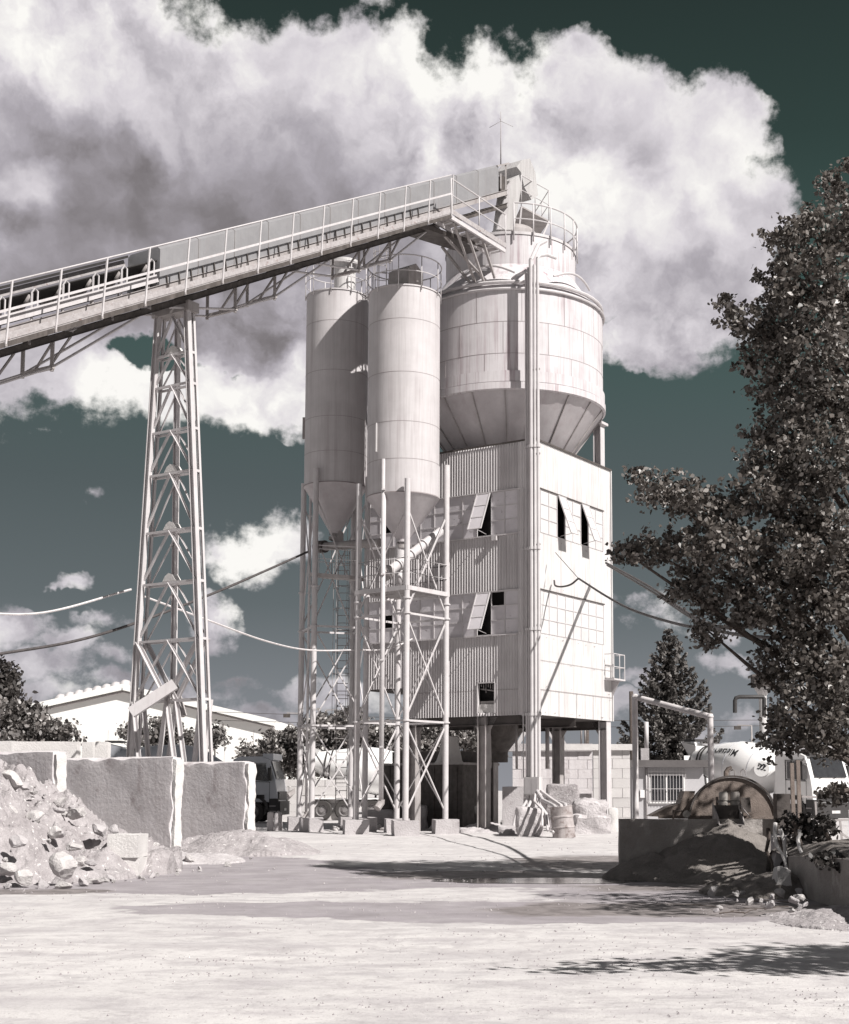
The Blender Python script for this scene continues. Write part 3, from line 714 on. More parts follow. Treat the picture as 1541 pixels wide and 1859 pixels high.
# ------------------------------------------------------------------ the big silo
CC = Vector((W(927, 640, 53.1).x, 53.1, 0)); YS = 53.1
RS = (1099-927)/2534*YS; RT = (1049-927)/2534*YS
zt = Zat(468, YS); z0 = Zat(523, YS); z1 = Zat(585, YS); z2 = Zat(742, YS); zr = Zat(728, YS)
def bigsilo():
    root = thing('aggregate_silo', 'huge round white silo with cone shoulder and hopper on top of the corrugated building', 'silo', (CC.x, CC.y, zf['top']))
    s = MB(); s.lathe([(RS, z2), (RS, z1+.0)], CC, 96); s.build('drum', 'silo_big', root)
    s = MB(); s.lathe([(RS, z1), (RS-.10, z1+.22), (RS-.45, z1+.55), (RT+.02, z0)], CC, 96); s.build('shoulder', 'silo_big', root)
    s = MB(); s.lathe([(RT, z0-.05), (RT, zt)], CC, 72); s.build('head_drum', 'silo_big', root)
    s = MB(); s.lathe([(RT+.03, zt-.08), (RT+.03, zt+.03), (RT-.1, zt+.03)], CC, 72); s.disc(RT-.05, CC+Vector((0, 0, zt+.01)), 72); s.build('top_deck', 'steel_paint', root)
    s = MB(); s.lathe([(RS+.01, z2), (RS+.07, z2+.02), (RS+.07, z2+.42), (RS+.01, z2+.44)], CC, 96); s.lathe([(RS+.01, z2-.3), (RS+.10, z2-.26), (RS+.10, z2-.01), (RS+.01, z2)], CC, 96); s.build('ring_beam', 'silo_big', root)
    zh = zf['top']-.4; s = MB(); s.lathe([(RS, z2-.28), (RS*.52, zh)], CC, 36, smooth=True); s.build('hopper_cone', 'silo_hopper', root)
    s = MB()
    for k in range(18):
        th = 2*math.pi*(k+.3)/18; d = Vector((math.cos(th), math.sin(th), 0)); s.bar(CC+d*RS*1.002+Vector((0, 0, z2-.3)), CC+d*RS*.53+Vector((0, 0, zh)), .035, .05)
    s.build('hopper_ribs', 'steel_dull', root)
    # stiffening rings at the shoulder
    for (r, z, t) in ((RS-.05, z1+.30, .075), (RS+.03, z1+.02, .05)):
        MB().tube(arc(CC, r+.03, z, 0, 352.5, 48), t, 8, True).build('stiffening_ring', 'steel_paint', root)
    s = MB()
    for zz in (z1-1.2, z1-2.4): s.lathe([(RS+.001, zz-.008), (RS+.006, zz-.008), (RS+.006, zz+.008), (RS+.001, zz+.008)], CC, 96)
    rows = [z2+.45, z1-2.4, z1-1.2, z1]
    for i in range(3):
        for k in range(7):
            th = math.radians(200+k*27+i*11); p = CC+Vector((math.cos(th), math.sin(th), 0))*(RS+.002); s.bar(p+Vector((0, 0, rows[i])), p+Vector((0, 0, rows[i+1])), .012, .012)
    s.build('weld_seams', 'seam_line', root)
    for a0, rad, zz in ((236, .05, 2.35), (-62, .045, .75)):
        pts = arc(CC, RS-.25, z1+.75, a0, a0+36, 10); MB().tube([p+Vector((0, 0, .3*math.sin(i/9*math.pi))) for i, p in enumerate(pts)], rad, 8).build('ring_pipe', 'steel_paint', root)
    # guard rail on the head
    pts = arc(CC, RT+.08, zt-.35, -88, 60, 10); fine = arc(CC, RT+.08, zt+1.12, -88, 60, 40)
    m = MB(); m.tube(fine, .03, 6); m.tube([p-Vector((0, 0, .62)) for p in fine], .024, 6); g = m.build('guard_rail', 'steel_paint', root)
    for p in pts: MB().tube([p, p+Vector((0, 0, 1.47))], .032, 6).build('rail_post', 'steel_paint', g)
    # manhole drum under the chute
    s = MB(); s.lathe([(.95, zt), (.95, zt+.75), (.8, zt+.95)], CC+Vector((.1, -.3, 0)), 32); s.disc(.8, CC+Vector((.1, -.3, zt+.95)), 32); s.build('inlet_collar', 'steel_dull', root)
    MB().lathe([(.96, zt+.30), (1.0, zt+.30), (1.0, zt+.38), (.96, zt+.38)], CC+Vector((.1, -.3, 0)), 32).build('collar_ring', 'rubber', root)
bigsilo()

# ------------------------------------------------------------------ cement silos
def cement_silo(c, R, ztp, zcb, zap, legs, label, legtops, filt, rail_extra):
    root = thing('cement_silo', label, 'silo', (c.x, c.y, 0))
    n = 64; c = Vector((c.x, c.y, 0))
    MB().lathe([(R, zcb), (R, ztp)], c, n).build('tank', 'silo_cement', root)
    s = MB(); s.lathe([(R, ztp), (R+.03, ztp), (R+.03, ztp+.05), (R-.02, ztp+.07), (.0001, ztp+.25)], c, n); s.build('tank_roof', 'silo_cement', root)
    s = MB(); s.lathe([(R+.012, zcb-.02), (R-.04, zcb-.07), (.22, zap+.1), (.22, zap)], c, n); s.build('cone', 'silo_hopper', root)
    s = MB(); s.lathe([(.15, zap-.25), (.15, zap)], c, 20); s.lathe([(.2, zap-.22), (.24, zap-.22), (.24, zap-.10), (.2, zap-.10)], c, 20); s.build('outlet', 'steel_dull', root)
    for f in (.16, .42, .66, .84):
        s = MB(); zz = ztp-(ztp-zcb)*f; s.lathe([(R+.001, zz-.007), (R+.005, zz-.007), (R+.005, zz+.007), (R+.001, zz+.007)], c, n); s.build('weld_seam', 'seam_line', root)
    s = MB(); s.lathe([(R+.002, zcb-.02), (R+.02, zcb-.02), (R+.02, zcb+.015), (R+.002, zcb+.015)], c, n)
    s.build('weld_seam', 'seam_line', root)
    for p, lt in zip(legs, legtops):
        p = Vector((p[0], p[1], 0)); s = MB(); s.tube([p+Vector((0, 0, .5)), p+Vector((0, 0, lt))], .105, 14); L = s.build('leg', 'steel_paint', root)
        for zz in (zap-2.2, 3.9, 7.6): MB().lathe([(.107, -.025), (.15, -.025), (.15, .025), (.107, .025)], p+Vector((0, 0, zz)), 14).build('leg_flange', 'steel_paint', L)
        a = math.atan2(.53, .85); u = Vector((math.cos(.2), math.sin(.2), 0)); v = Vector((-math.sin(.2), math.cos(.2), 0))
        roughbox(frame(p, u, v), -.42, .42, -.42, .42, -.02, .5, .21, .03, 2, int(p.x*10)).build('footing', 'concrete', root)
    # frames and cross braces between the legs
    lv = [.62, 3.9, 7.6, zcb-.5]
    for i in range(4):
        a = Vector((legs[i][0], legs[i][1], 0)); b = Vector((legs[(i+1) % 4][0], legs[(i+1) % 4][1], 0))
        for k in (1, 2): MB().bar(a+Vector((0, 0, lv[k])), b+Vector((0, 0, lv[k])), .06, .07).build('horizontal_brace', 'steel_paint', root)
        for k in range(3):
            for (p, q) in ((a, b), (b, a)): MB().angle(p+Vector((0, 0, lv[k]+.1)), q+Vector((0, 0, lv[k+1]-.1)), .046, .01).build('diagonal_brace', 'steel_paint', root)
    # roof rail
    m = MB()
    for h in (1.12, .55): m.tube([c+Vector(((R+.05)*math.cos(2*math.pi*i/36), (R+.05)*math.sin(2*math.pi*i/36), ztp+h)) for i in range(36)], .022 if h > 1 else .017, 6, True)
    g = m.build('guard_rail', 'steel_paint', root)
    for i in range(10):
        th = 2*math.pi*(i+.35)/10; p = c+Vector(((R+.05)*math.cos(th), (R+.05)*math.sin(th), ztp-.12)); MB().tube([p, p+Vector((0, 0, 1.24))], .02, 6).build('rail_post', 'steel_paint', g)
    if filt == 'round':
        s = MB(); s.lathe([(.42, ztp+.1), (.42, ztp+1.35), (.6, ztp+1.36), (.6, ztp+1.46), (.42, ztp+1.55), (.0001, ztp+1.62)], c+Vector((.28, -.1, 0)), 32); s.build('vent_filter', 'facade_white', root)
    else:
        fr = frame(c+Vector((.05, -.1, 0)), (.8, -.6, 0), (.6, .8, 0)); s = MB(fr); s.box(-.48, .48, -.4, .4, ztp+.1, ztp+.9); s.add([(-.48, -.4, ztp+.9), (.48, -.4, ztp+.9), (.48, .4, ztp+.9), (-.48, .4, ztp+.9), (-.48, 0, ztp+1.15), (.48, 0, ztp+1.15)], [(0, 1, 5, 4), (2, 3, 4, 5), (0, 4, 3), (1, 2, 5)])
        s.build('vent_filter', 'steel_dull', root)
    return root
S1 = Vector((W(733, 720, 49).x, 49.0, 0)); S2 = Vector((W(611, 720, 52.6).x, 52.6, 0))
R1 = 67/2534*49.0; R2 = 58/2534*52.6
def legset(c, front, k=1.0):
    v = (Vector((front[0], front[1], 0))-c)*k; w = Vector((-v.y, v.x, 0))
    return [(c+v)[:2], (c+w)[:2], (c-v)[:2], (c-w)[:2]]
l1 = legset(S1, (Xat(737, 47.45), 47.45)); l2 = legset(S2, (Xat(568, 51.3), 51.3))
A1 = cement_silo(S1, R1, Zat(541, 49), Zat(906, 49), Zat(985, 49), l1, 'nearer cement silo, sunlit, with a grey box filter on its roof', [Zat(868, 47.4), 13.2, 12.4, 12.4], 'box', None)
A2 = cement_silo(S2, R2, Zat(545, 52.6), Zat(886, 52.6), Zat(970, 52.6), l2, 'cement silo standing in shade to the left, with a round vent filter on its roof', [Zat(850, 51.3), 13.4, 13.4, 13.4], 'round', None)

def silo_extras():
    # service platforms, ladders and feed screws between the silos
    c = S1; z = Zat(1078, 49)
    r = thing('service_platform', 'steel platform with rails between the legs of the nearer cement silo', 'platform', (c.x, c.y, z))
    P = [Vector((p[0], p[1], z)) for p in l1]; cc = sum(P, Vector())/4; Q = [cc+(p-cc)*1.06 for p in P]
    m = MB()
    for i in range(4):
        m.bar(Q[i], Q[(i+1) % 4], .08, .15)
    m.build('platform_frame', 'steel_paint', r)
    m = MB()
    for i in range(1, 9):
        a = Q[0].lerp(Q[1], i/9); b = Q[3].lerp(Q[2], i/9); m.bar(a, b, .03, .05)
    m.build('grating', 'steel_dull', r)
    m = MB()
    for h in (.55, 1.05): m.tube([q+Vector((0, 0, h)) for q in Q], .026, 6, True)
    g = m.build('guard_rail', 'steel_paint', r)
    for i in range(4):
        for k in (.25, .5, .75):
            p = Q[i].lerp(Q[(i+1) % 4], k); MB().tube([p, p+Vector((0, 0, 1.05))], .02, 6).build('rail_post', 'steel_paint', g)
    # second platform behind, by the left silo
    z = Zat(1048, 52.5); r = thing('service_platform', 'narrow dark steel walkway beside the legs of the shaded cement silo', 'platform', (Xat(608, 52.5), 52.5, z))
    a = W(576, 1045, 51.8); b = W(648, 1050, 50.6)
    MB().bar(a, b, .8, .14).build('deck', 'steel_dull', r); rail(r, [a+Vector((0, -.4, .05)), a.lerp(b, .5)+Vector((0, -.4, .05)), b+Vector((0, -.4, .05))], 1.05, r=.018)
    rail(r, [a+Vector((0, .4, .05)), a.lerp(b, .33)+Vector((0, .4, .05)), a.lerp(b, .66)+Vector((0, .4, .05)), b+Vector((0, .4, .05))], 1.05, r=.018)
    # caged ladders
    def ladder(x, y, z0, z1, label, ang=0, cage=(2.5, 99), dim=.22):
        r = thing('ladder', label, 'ladder', (x, y, z0)); ux = Vector((math.cos(ang), math.sin(ang), 0)); uy = Vector((-math.sin(ang), math.cos(ang), 0)); o = Vector((x, y, 0))
        for sg in (-1, 1): MB().bar(o+ux*dim*sg+Vector((0, 0, z0)), o+ux*dim*sg+Vector((0, 0, z1)), .045, .03).build('stringer', 'steel_dull', r)
        m = MB(); zz = z0+.2
        while zz < z1: m.tube([o-ux*dim+Vector((0, 0, zz)), o+ux*dim+Vector((0, 0, zz))], .014, 5); zz += .3
        m.build('rungs', 'steel_dull', r)
        m = MB(); zz = z0+cage[0]
        while zz < min(z1+.8, cage[1]):
            m.tube([o+ux*(.36*math.sin(t))+uy*(-.36-.36*math.cos(t))+Vector((0, 0, zz)) for t in [math.radians(x_) for x_ in range(-150, 151, 25)]], .013, 5); zz += .85
        for t in (-90, -35, 35, 90):
            t = math.radians(t); q = o+ux*(.36*math.sin(t))+uy*(-.36-.36*math.cos(t)); m.tube([q+Vector((0, 0, z0+cage[0])), q+Vector((0, 0, min(z1+.8, cage[1])))], .011, 5)
        m.build('safety_cage', 'steel_dull', r)
    ladder(Xat(621, 54.6), 54.6, 1.0, Zat(1000, 54.6), 'tall caged ladder rising behind the legs of the shaded cement silo', 0)
    ladder(Xat(684, 51.6), 51.6, 14.5, Zat(455, 51.6), 'caged ladder in the gap between the two cement silos, rising above their roofs', .3, (.6, 99))
    # screw feeders
    r = thing('screw_conveyor', 'inclined white tube screw feeder from the nearer cement silo up to the building', 'screw conveyor', W(712, 1035, 48.6))
    a = W(708, 1036, 48.3); b = W(800, 965, 50.2)
    MB().tube([a, b], .17, 16).build('screw_tube', 'steel_paint', r); MB().tube([a, a+(a-b).normalized()*.35], .23, 16).build('drive_end', 'steel_dull', r)
    MB().tube([W(728, 990, 49), W(727, 1018, 49)], .2, 14).build('inlet_spout', 'steel_paint', r); MB().tube([W(725, 1030, 48.9), W(725, 1062, 48.9)], .11, 10).build('support_post', 'steel_paint', r)
    for k in (.15, .4, .65): p = a.lerp(b, k); d = (b-a).normalized(); MB().tube([p-d*.03, p+d*.03], .22, 16).build('flange', 'steel_paint', r)
    r = thing('screw_conveyor', 'level dark screw feeder under the cone of the shaded cement silo', 'screw conveyor', W(620, 990, 52.6))
    a = W(578, 993, 52.6); b = W(690, 985, 50.2); MB().tube([a, b], .16, 14).build('screw_tube', 'steel_dull', r); MB().tube([a-(b-a).normalized()*.1, a+(b-a).normalized()*.4], .24, 14).build('drive_end', 'dark_steel', r)
    MB().tube([W(616, 968, 52.6), W(616, 990, 52.4)], .16, 12).build('inlet_spout', 'steel_dull', r)
    # fill pipes beside the silos
    for (px, Y, zt_, zb, lab, rr) in ((558, 52.6, 19.9, .7, 'thin white fill pipe up the left flank of the shaded cement silo', .05), (693, 47.9, 13.1, 1.2, 'thin white fill pipe between the legs at the left of the nearer cement silo', .085)):
        m = MB(); x = Xat(px, Y); m.tube([(x, Y, zb), (x, Y, zt_)], rr, 8); r = thing('fill_pipe', lab, 'pipe', (x, Y, zb)); m.build('pipe', 'steel_paint', r)
        m = MB(); m.tube([(x, Y, zb), (x, Y, zb-.1), (x-.12, Y-.15, zb-.3)], rr*1.5, 8); m.build('coupling', 'steel_dull', r)
        m = MB()
        for zz in (3, 6, 9, 12): m.bar((x-.06, Y, zz), (x+.06, Y, zz+.0), rr*3.2, .05)
        m.build('pipe_clamp', 'steel_paint', r)
    # level indicator board on the silo
    d_ = Vector((-.67, -.742, 0))*(R1+.03); m = MB(); p = S1+d_+Vector((0, 0, Zat(768, 48))); q = S1+d_+Vector((0, 0, Zat(820, 48))); m.bar(p, q, .07, .05); o = m.build('level_gauge', 'facade_white', A1)
    m = MB(); p = S2+Vector((-R2-.03, 0, Zat(758, 52.6))); q = S2+Vector((-R2-.03, 0, Zat(797, 52.6))); m.bar(p, q, .08, .14); m.build('bracket_plate', 'steel_dull', A2)
silo_extras()

# ------------------------------------------------------------------ belt conveyor
CN = -DL; CU = -DR
def cfit(pts, w):
    o = CC+CN*w; (s0, q0), (s1, q1) = [onplan(p[0], p[1], o, CU) for p in pts]
    m_ = (q1.z-q0.z)/(s1-s0); return m_, q0.z-m_*s0
mB, cB = cfit(((811, 394.6), (272.6, 549.8)), 1.4)
def zb(t): return cB+mB*t
def K(t, w, h): 
    p = CC+CU*t+CN*w; return Vector((p.x, p.y, zb(t)+h))
T290 = onplan(290, 452, CC+CN*.6, CU)[0]
TEND = 29.5
def conveyor():
    root = thing('belt_conveyor', 'long inclined belt conveyor rising from the left edge to the top of the big silo', 'conveyor', K(15, 0, -15))
    T0 = 1.9; T1 = 6.4
    # enclosed gallery
    m = MB()
    def sect(t, wn=.62, wf=-.62):
        return [K(t, wn, .38), K(t, wn, 1.42), K(t, wn-.1, 1.5), K(t, wf+.1, 1.5), K(t, wf, 1.42), K(t, wf, .38)]
    ts = [T0+(T290-T0)*i/12 for i in range(13)]
    for i in range(12):
        a = sect(ts[i]); b = sect(ts[i+1]); m.add(a+b, [(k, k+1, 7+k, 6+k) for k in range(5)])
    m.add(sect(T290), [(0, 1, 2, 3, 4, 5)]); m.build('gallery_cladding', 'casing_sheet', root)
    m = MB()
    for i in range(1, 12):
        a = sect(ts[i], .632, -.632); 
        for k in range(5): m.bar(a[k], a[k+1], .02, .012)
    m.build('sheet_joints', 'steel_dull', root)
    for i in range(27):
        t = 7.2+i*(T290-7.5)/26; MB().bar(K(t, .66, .12), K(t+.08, .66, .62), .03).build('stanchion', 'dark_steel', root)
    # main channels and underside
    for w in (.6, -.6):
        MB().ibeam(K(T0-1.3, w, .30), K(TEND, w, .30), .09, .2, .014).build('main_beam', 'steel_dull', root)
        MB().ibeam(K(T0-1.3, w, -.22), K(TEND, w, -.22), .09, .16, .014).build('lower_beam', 'dark_steel', root)
    m = MB(); t = T0
    while t < TEND:
        m.bar(K(t, -.6, -.16), K(t, .6, -.16), .08, .06); m.bar(K(t, -.6, .24), K(t, .6, .24), .06, .05); t += 1.3
    m.build('cross_members', 'dark_steel', root)
    m = MB(); t = T290+.3; up = True
    while t < TEND-1.3:
        for w in (.6, -.6):
            m.bar(K(t, w, -.16 if up else .24), K(t+1.3, w, .24 if up else -.16), .05, .05); m.bar(K(t, w, -.2), K(t, w, .3), .05, .05)
        t += 1.3; up = not up
    m.build('web_bracing', 'steel_paint', root)
    # open belt part
    m = MB()
    def bs(t, dz): return [K(t, .52, 1.12+dz), K(t, .24, .86+dz), K(t, -.24, .86+dz), K(t, -.52, 1.12+dz)]
    a = bs(T290-.5, 0); b = bs(TEND, 0); a2 = bs(T290-.5, .03); b2 = bs(TEND, .03)
    m.add(a+b+a2+b2, [(k, k+1, 5+k, 4+k) for k in range(3)]+[(8+k, 9+k, 13+k, 12+k) for k in range(3)]+[(0, 8, 12, 4), (3, 7, 15, 11)]); 
    m.bar(K(T290-.5, 0, .50), K(TEND, 0, .50), .9, .03); m.build('belt', 'rubber', root)
    MB().bar(K(T290+.1, -.66, 1.32), K(TEND, -.66, 1.32), .03, .16).build('side_board', 'plank_wood', root)
    MB().bar(K(T290+.1, -.62, 1.47), K(TEND, -.62, 1.47), .22, .06).build('rear_hood', 'rubber', root)
    MB().bar(K(T290+.1, .64, .62), K(TEND, .64, .62), .04, .2).build('cable_tray', 'steel_paint', root)
    t = T290+.35
    while t < TEND:
        m = MB(); m.tube([K(t, -.2, .78), K(t, .2, .78)], .055, 10); m.tube([K(t, .24, .79), K(t, .52, 1.04)], .055, 10); m.tube([K(t, -.24, .79), K(t, -.52, 1.04)], .055, 10); i_ = m.build('idler_set', 'steel_dull', root)
        m = MB(); m.bar(K(t, .58, .38), K(t, .58, 1.1), .04); m.bar(K(t, -.58, .38), K(t, -.58, 1.1), .04); m.bar(K(t, -.52, .52), K(t, .52, .52), .05); m.tube([K(t, .56, 1.1), K(t-.06, .60, 1.2), K(t-.13, .63, 1.1), K(t-.13, .63, .6)], .022, 6); m.build('idler_bracket', 'steel_paint', i_)
        t += .95
    # walkway
    m = MB(); m.bar(K(T1, 1.05, .08), K(TEND, 1.05, .08), .78, .04); m.build('walkway_deck', 'plank_wood', root)
    MB().bar(K(T1, 1.44, .19), K(TEND, 1.44, .19), .03, .15).build('toe_board', 'plank_wood', root)
    MB().bar(K(T1, 1.42, .0), K(TEND, 1.42, .0), .06, .12).build('walkway_beam', 'dark_steel', root)
    t = T1
    while t < TEND: MB().bar(K(t, .6, -.02), K(t, 1.5, -.02), .06, .06).build('walkway_bracket', 'steel_dull', root); t += 1.42
    g = MB(); hr = 1.50
    g.tube([K(T1, 1.46, hr), K(TEND, 1.46, hr)], .024, 6); g.bar(K(T1, 1.46, hr*.55), K(TEND, 1.46, hr*.55), .02, .06); g = g.build('guard_rail', 'steel_paint', root)
    t = T1; d = 1.42
    while t < TEND:
        MB().bar(K(t, 1.47, -.06), K(t-.12, 1.47, hr), .04).build('rail_post', 'steel_paint', g); t += d
    # level landing at the top end
    zl = zb(T1)+.06
    def L(t, w, h): p = CC+CU*t+CN*w; return Vector((p.x, p.y, zl+h))
    T2 = 2.75
    m = MB()
    for w in (.75, 1.42): m.bar(L(T1, w, -.08), L(T2, w, -.08), .08, .14)
    for i in range(8): t = T1-(T1-T2)*i/7; m.bar(L(t, .72, -.05), L(t, 1.45, -.05), .05, .05)
    m.build('landing_frame', 'steel_paint', root)
    m = MB()
    for i in range(7):
        t = T1-(T1-T2)*i/7; m.add([L(t-.06, .78, 0), L(t-.46, .78, 0), L(t-.46, 1.4, 0), L(t-.06, 1.4, 0), L(t-.06, .78, .03), L(t-.46, .78, .03), L(t-.46, 1.4, .03), L(t-.06, 1.4, .03)], [(0, 1, 2, 3), (4, 5, 6, 7), (0, 1, 5, 4), (3, 2, 6, 7)])
    m.build('landing_grating', 'steel_dull', root)
    MB().bar(L(T1, 1.47, .12), L(T2, 1.47, .12), .03, .18).build('toe_board', 'plank_wood', root)
    rail(root, [L(T1, 1.46, 0), L((T1+T2)/2, 1.46, 0), L(T2, 1.46, 0)], 1.32, (1.0, .55), r=.028)
    # inclined underside catwalk / stairs towards the head of the silo
    m = MB(); a = L(T1+.9, .3, -.55); b = CC+CU*3.0+CN*.35+Vector((0, 0, zt-.75)); m.bar(a, b, .95, .16); m.build('stair_flight', 'dark_steel', root)
    for i, (ta, wa, tb, wb_, dz) in enumerate(((6.0, 1.3, 3.0, .4, -1.5), (5.2, 1.3, 3.0, .8, -1.6), (4.4, -.3, 2.9, .3, -1.5), (6.2, .6, 3.2, .9, -1.3), (4.2, 1.35, 3.1, 1.2, -1.2))):
        MB().bar(L(ta, wa, -.1), L(tb, wb_, dz), .08, .08).build('support_strut', 'steel_dull', root)
    # trussed tie rods beneath
    for (tc, ln) in ((23.6, 2.8), (15.4, 2.6), (9.6, 2.2)):
        ta, tb = tc-.85, tc+.85; hq = -.95
        for w in (.55, -.55):
            MB().tube([K(ta-ln, w, -.3), K(ta, w, hq), K(tb, w, hq), K(tb+ln, w, -.3)], .035, 6).build('tie_rod', 'steel_paint', root)
        for t in (ta, tb):
            m = MB(); m.bar(K(t, .55, -.28), K(t, .55, hq-.1), .08); m.bar(K(t, -.55, -.28), K(t, -.55, hq-.1), .08); m.bar(K(t, -.55, hq), K(t, .62, hq), .09)
            m.bar(K(t, .55, -.3), K(t, -.1, hq), .05); m.bar(K(t-.6, .5, -.3), K(t, .5, hq+.05), .05); m.build('queen_post', 'steel_dull', root)
    # drive head, hood and chute over the silo
    m = MB(); m.tube([K(T0-.5, -.55, .62), K(T0-.5, .55, .62)], .36, 24); m.build('head_pulley', 'dark_steel', root)
    m = MB(); m.bar(K(T0+.1, .62, 1.45), K(T0-.75, .62, 1.45), .06, .06); m.bar(K(T0-.6, .58, .1), K(T0-.6, .58, 1.45), .07, .07); m.bar(K(T0, .0, 1.47), K(T0-.7, .0, 1.47), 1.24, .03); m.bar(K(T0-.2, .6, .5), K(T0-.2, .6, 1.1), .06, .06); m.build('head_frame', 'steel_dull', root)
    q = [W(942, 293, 53), W(952, 318, 53), W(957, 360, 53), W(945, 368, 53), W(932, 345, 53), W(926, 318, 53), W(918, 308, 53), W(928, 296, 53)]
    m = MB(); m.prism([p-CN*.45 for p in q], CN*.95); m.build('head_hood', 'facade_white', root)
    qa = [W(905, 335, 52.1), W(922, 325, 52.1), W(927, 345, 52.1), W(913, 424, 52.1), W(894, 424, 52.1)]
    m = MB(); m.prism(qa, CN*.5+Vector((0, -.1, 0))); m.build('discharge_chute', 'facade_white', root)
    m = MB(); m.prism([p+CN*.51+Vector((0, -.1, 0)) for p in [W(899, 345, 52.1), W(905, 337, 52.1), W(897, 424, 52.1), W(880, 424, 52.1)]], CN*.05); m.build('chute_flange', 'steel_paint', root)
    # landing on the right of the head
    zq = Zat(395, 53.2); pts = [Vector((Xat(948, 52.2), 52.2, zq)), Vector((Xat(1000, 53.6), 53.6, zq-.0)), Vector((Xat(975, 55.6), 55.6, zq)), Vector((Xat(930, 54.2), 54.2, zq))]
    m = MB(); m.prism(pts, (0, 0, .06)); m.build('head_platform', 'steel_dull', root)
    rail(root, [pts[0]+Vector((0, 0, .05)), pts[0].lerp(pts[1], .5)+Vector((0, 0, .05)), pts[1]+Vector((0, 0, .05)), pts[1].lerp(pts[2], .5)+Vector((0, 0, .05)), pts[2]+Vector((0, 0, .05))], 1.25, r=.022)
    for p in pts[:3]: MB().bar(p, Vector((CC.x+(p.x-CC.x)*.55, CC.y+(p.y-CC.y)*.55, zt)), .07).build('platform_strut', 'steel_paint', root)
conveyor()
def antenna():
    p = W(909, 300, 52.6); q = W(909, 203, 52.6); r = thing('antenna', 'thin whip antenna with three short arms above the conveyor head', 'antenna', p)
    MB().tube([p, q], [.03, .012], 6).build('mast', 'steel_dull', r)
    c = W(909, 220, 52.6)
    for a in (20, 150, 265): MB().tube([c, c+Vector((.52*math.cos(math.radians(a)), .52*math.sin(math.radians(a)), -.14))], .009, 5).build('arm', 'steel_dull', r)
antenna()

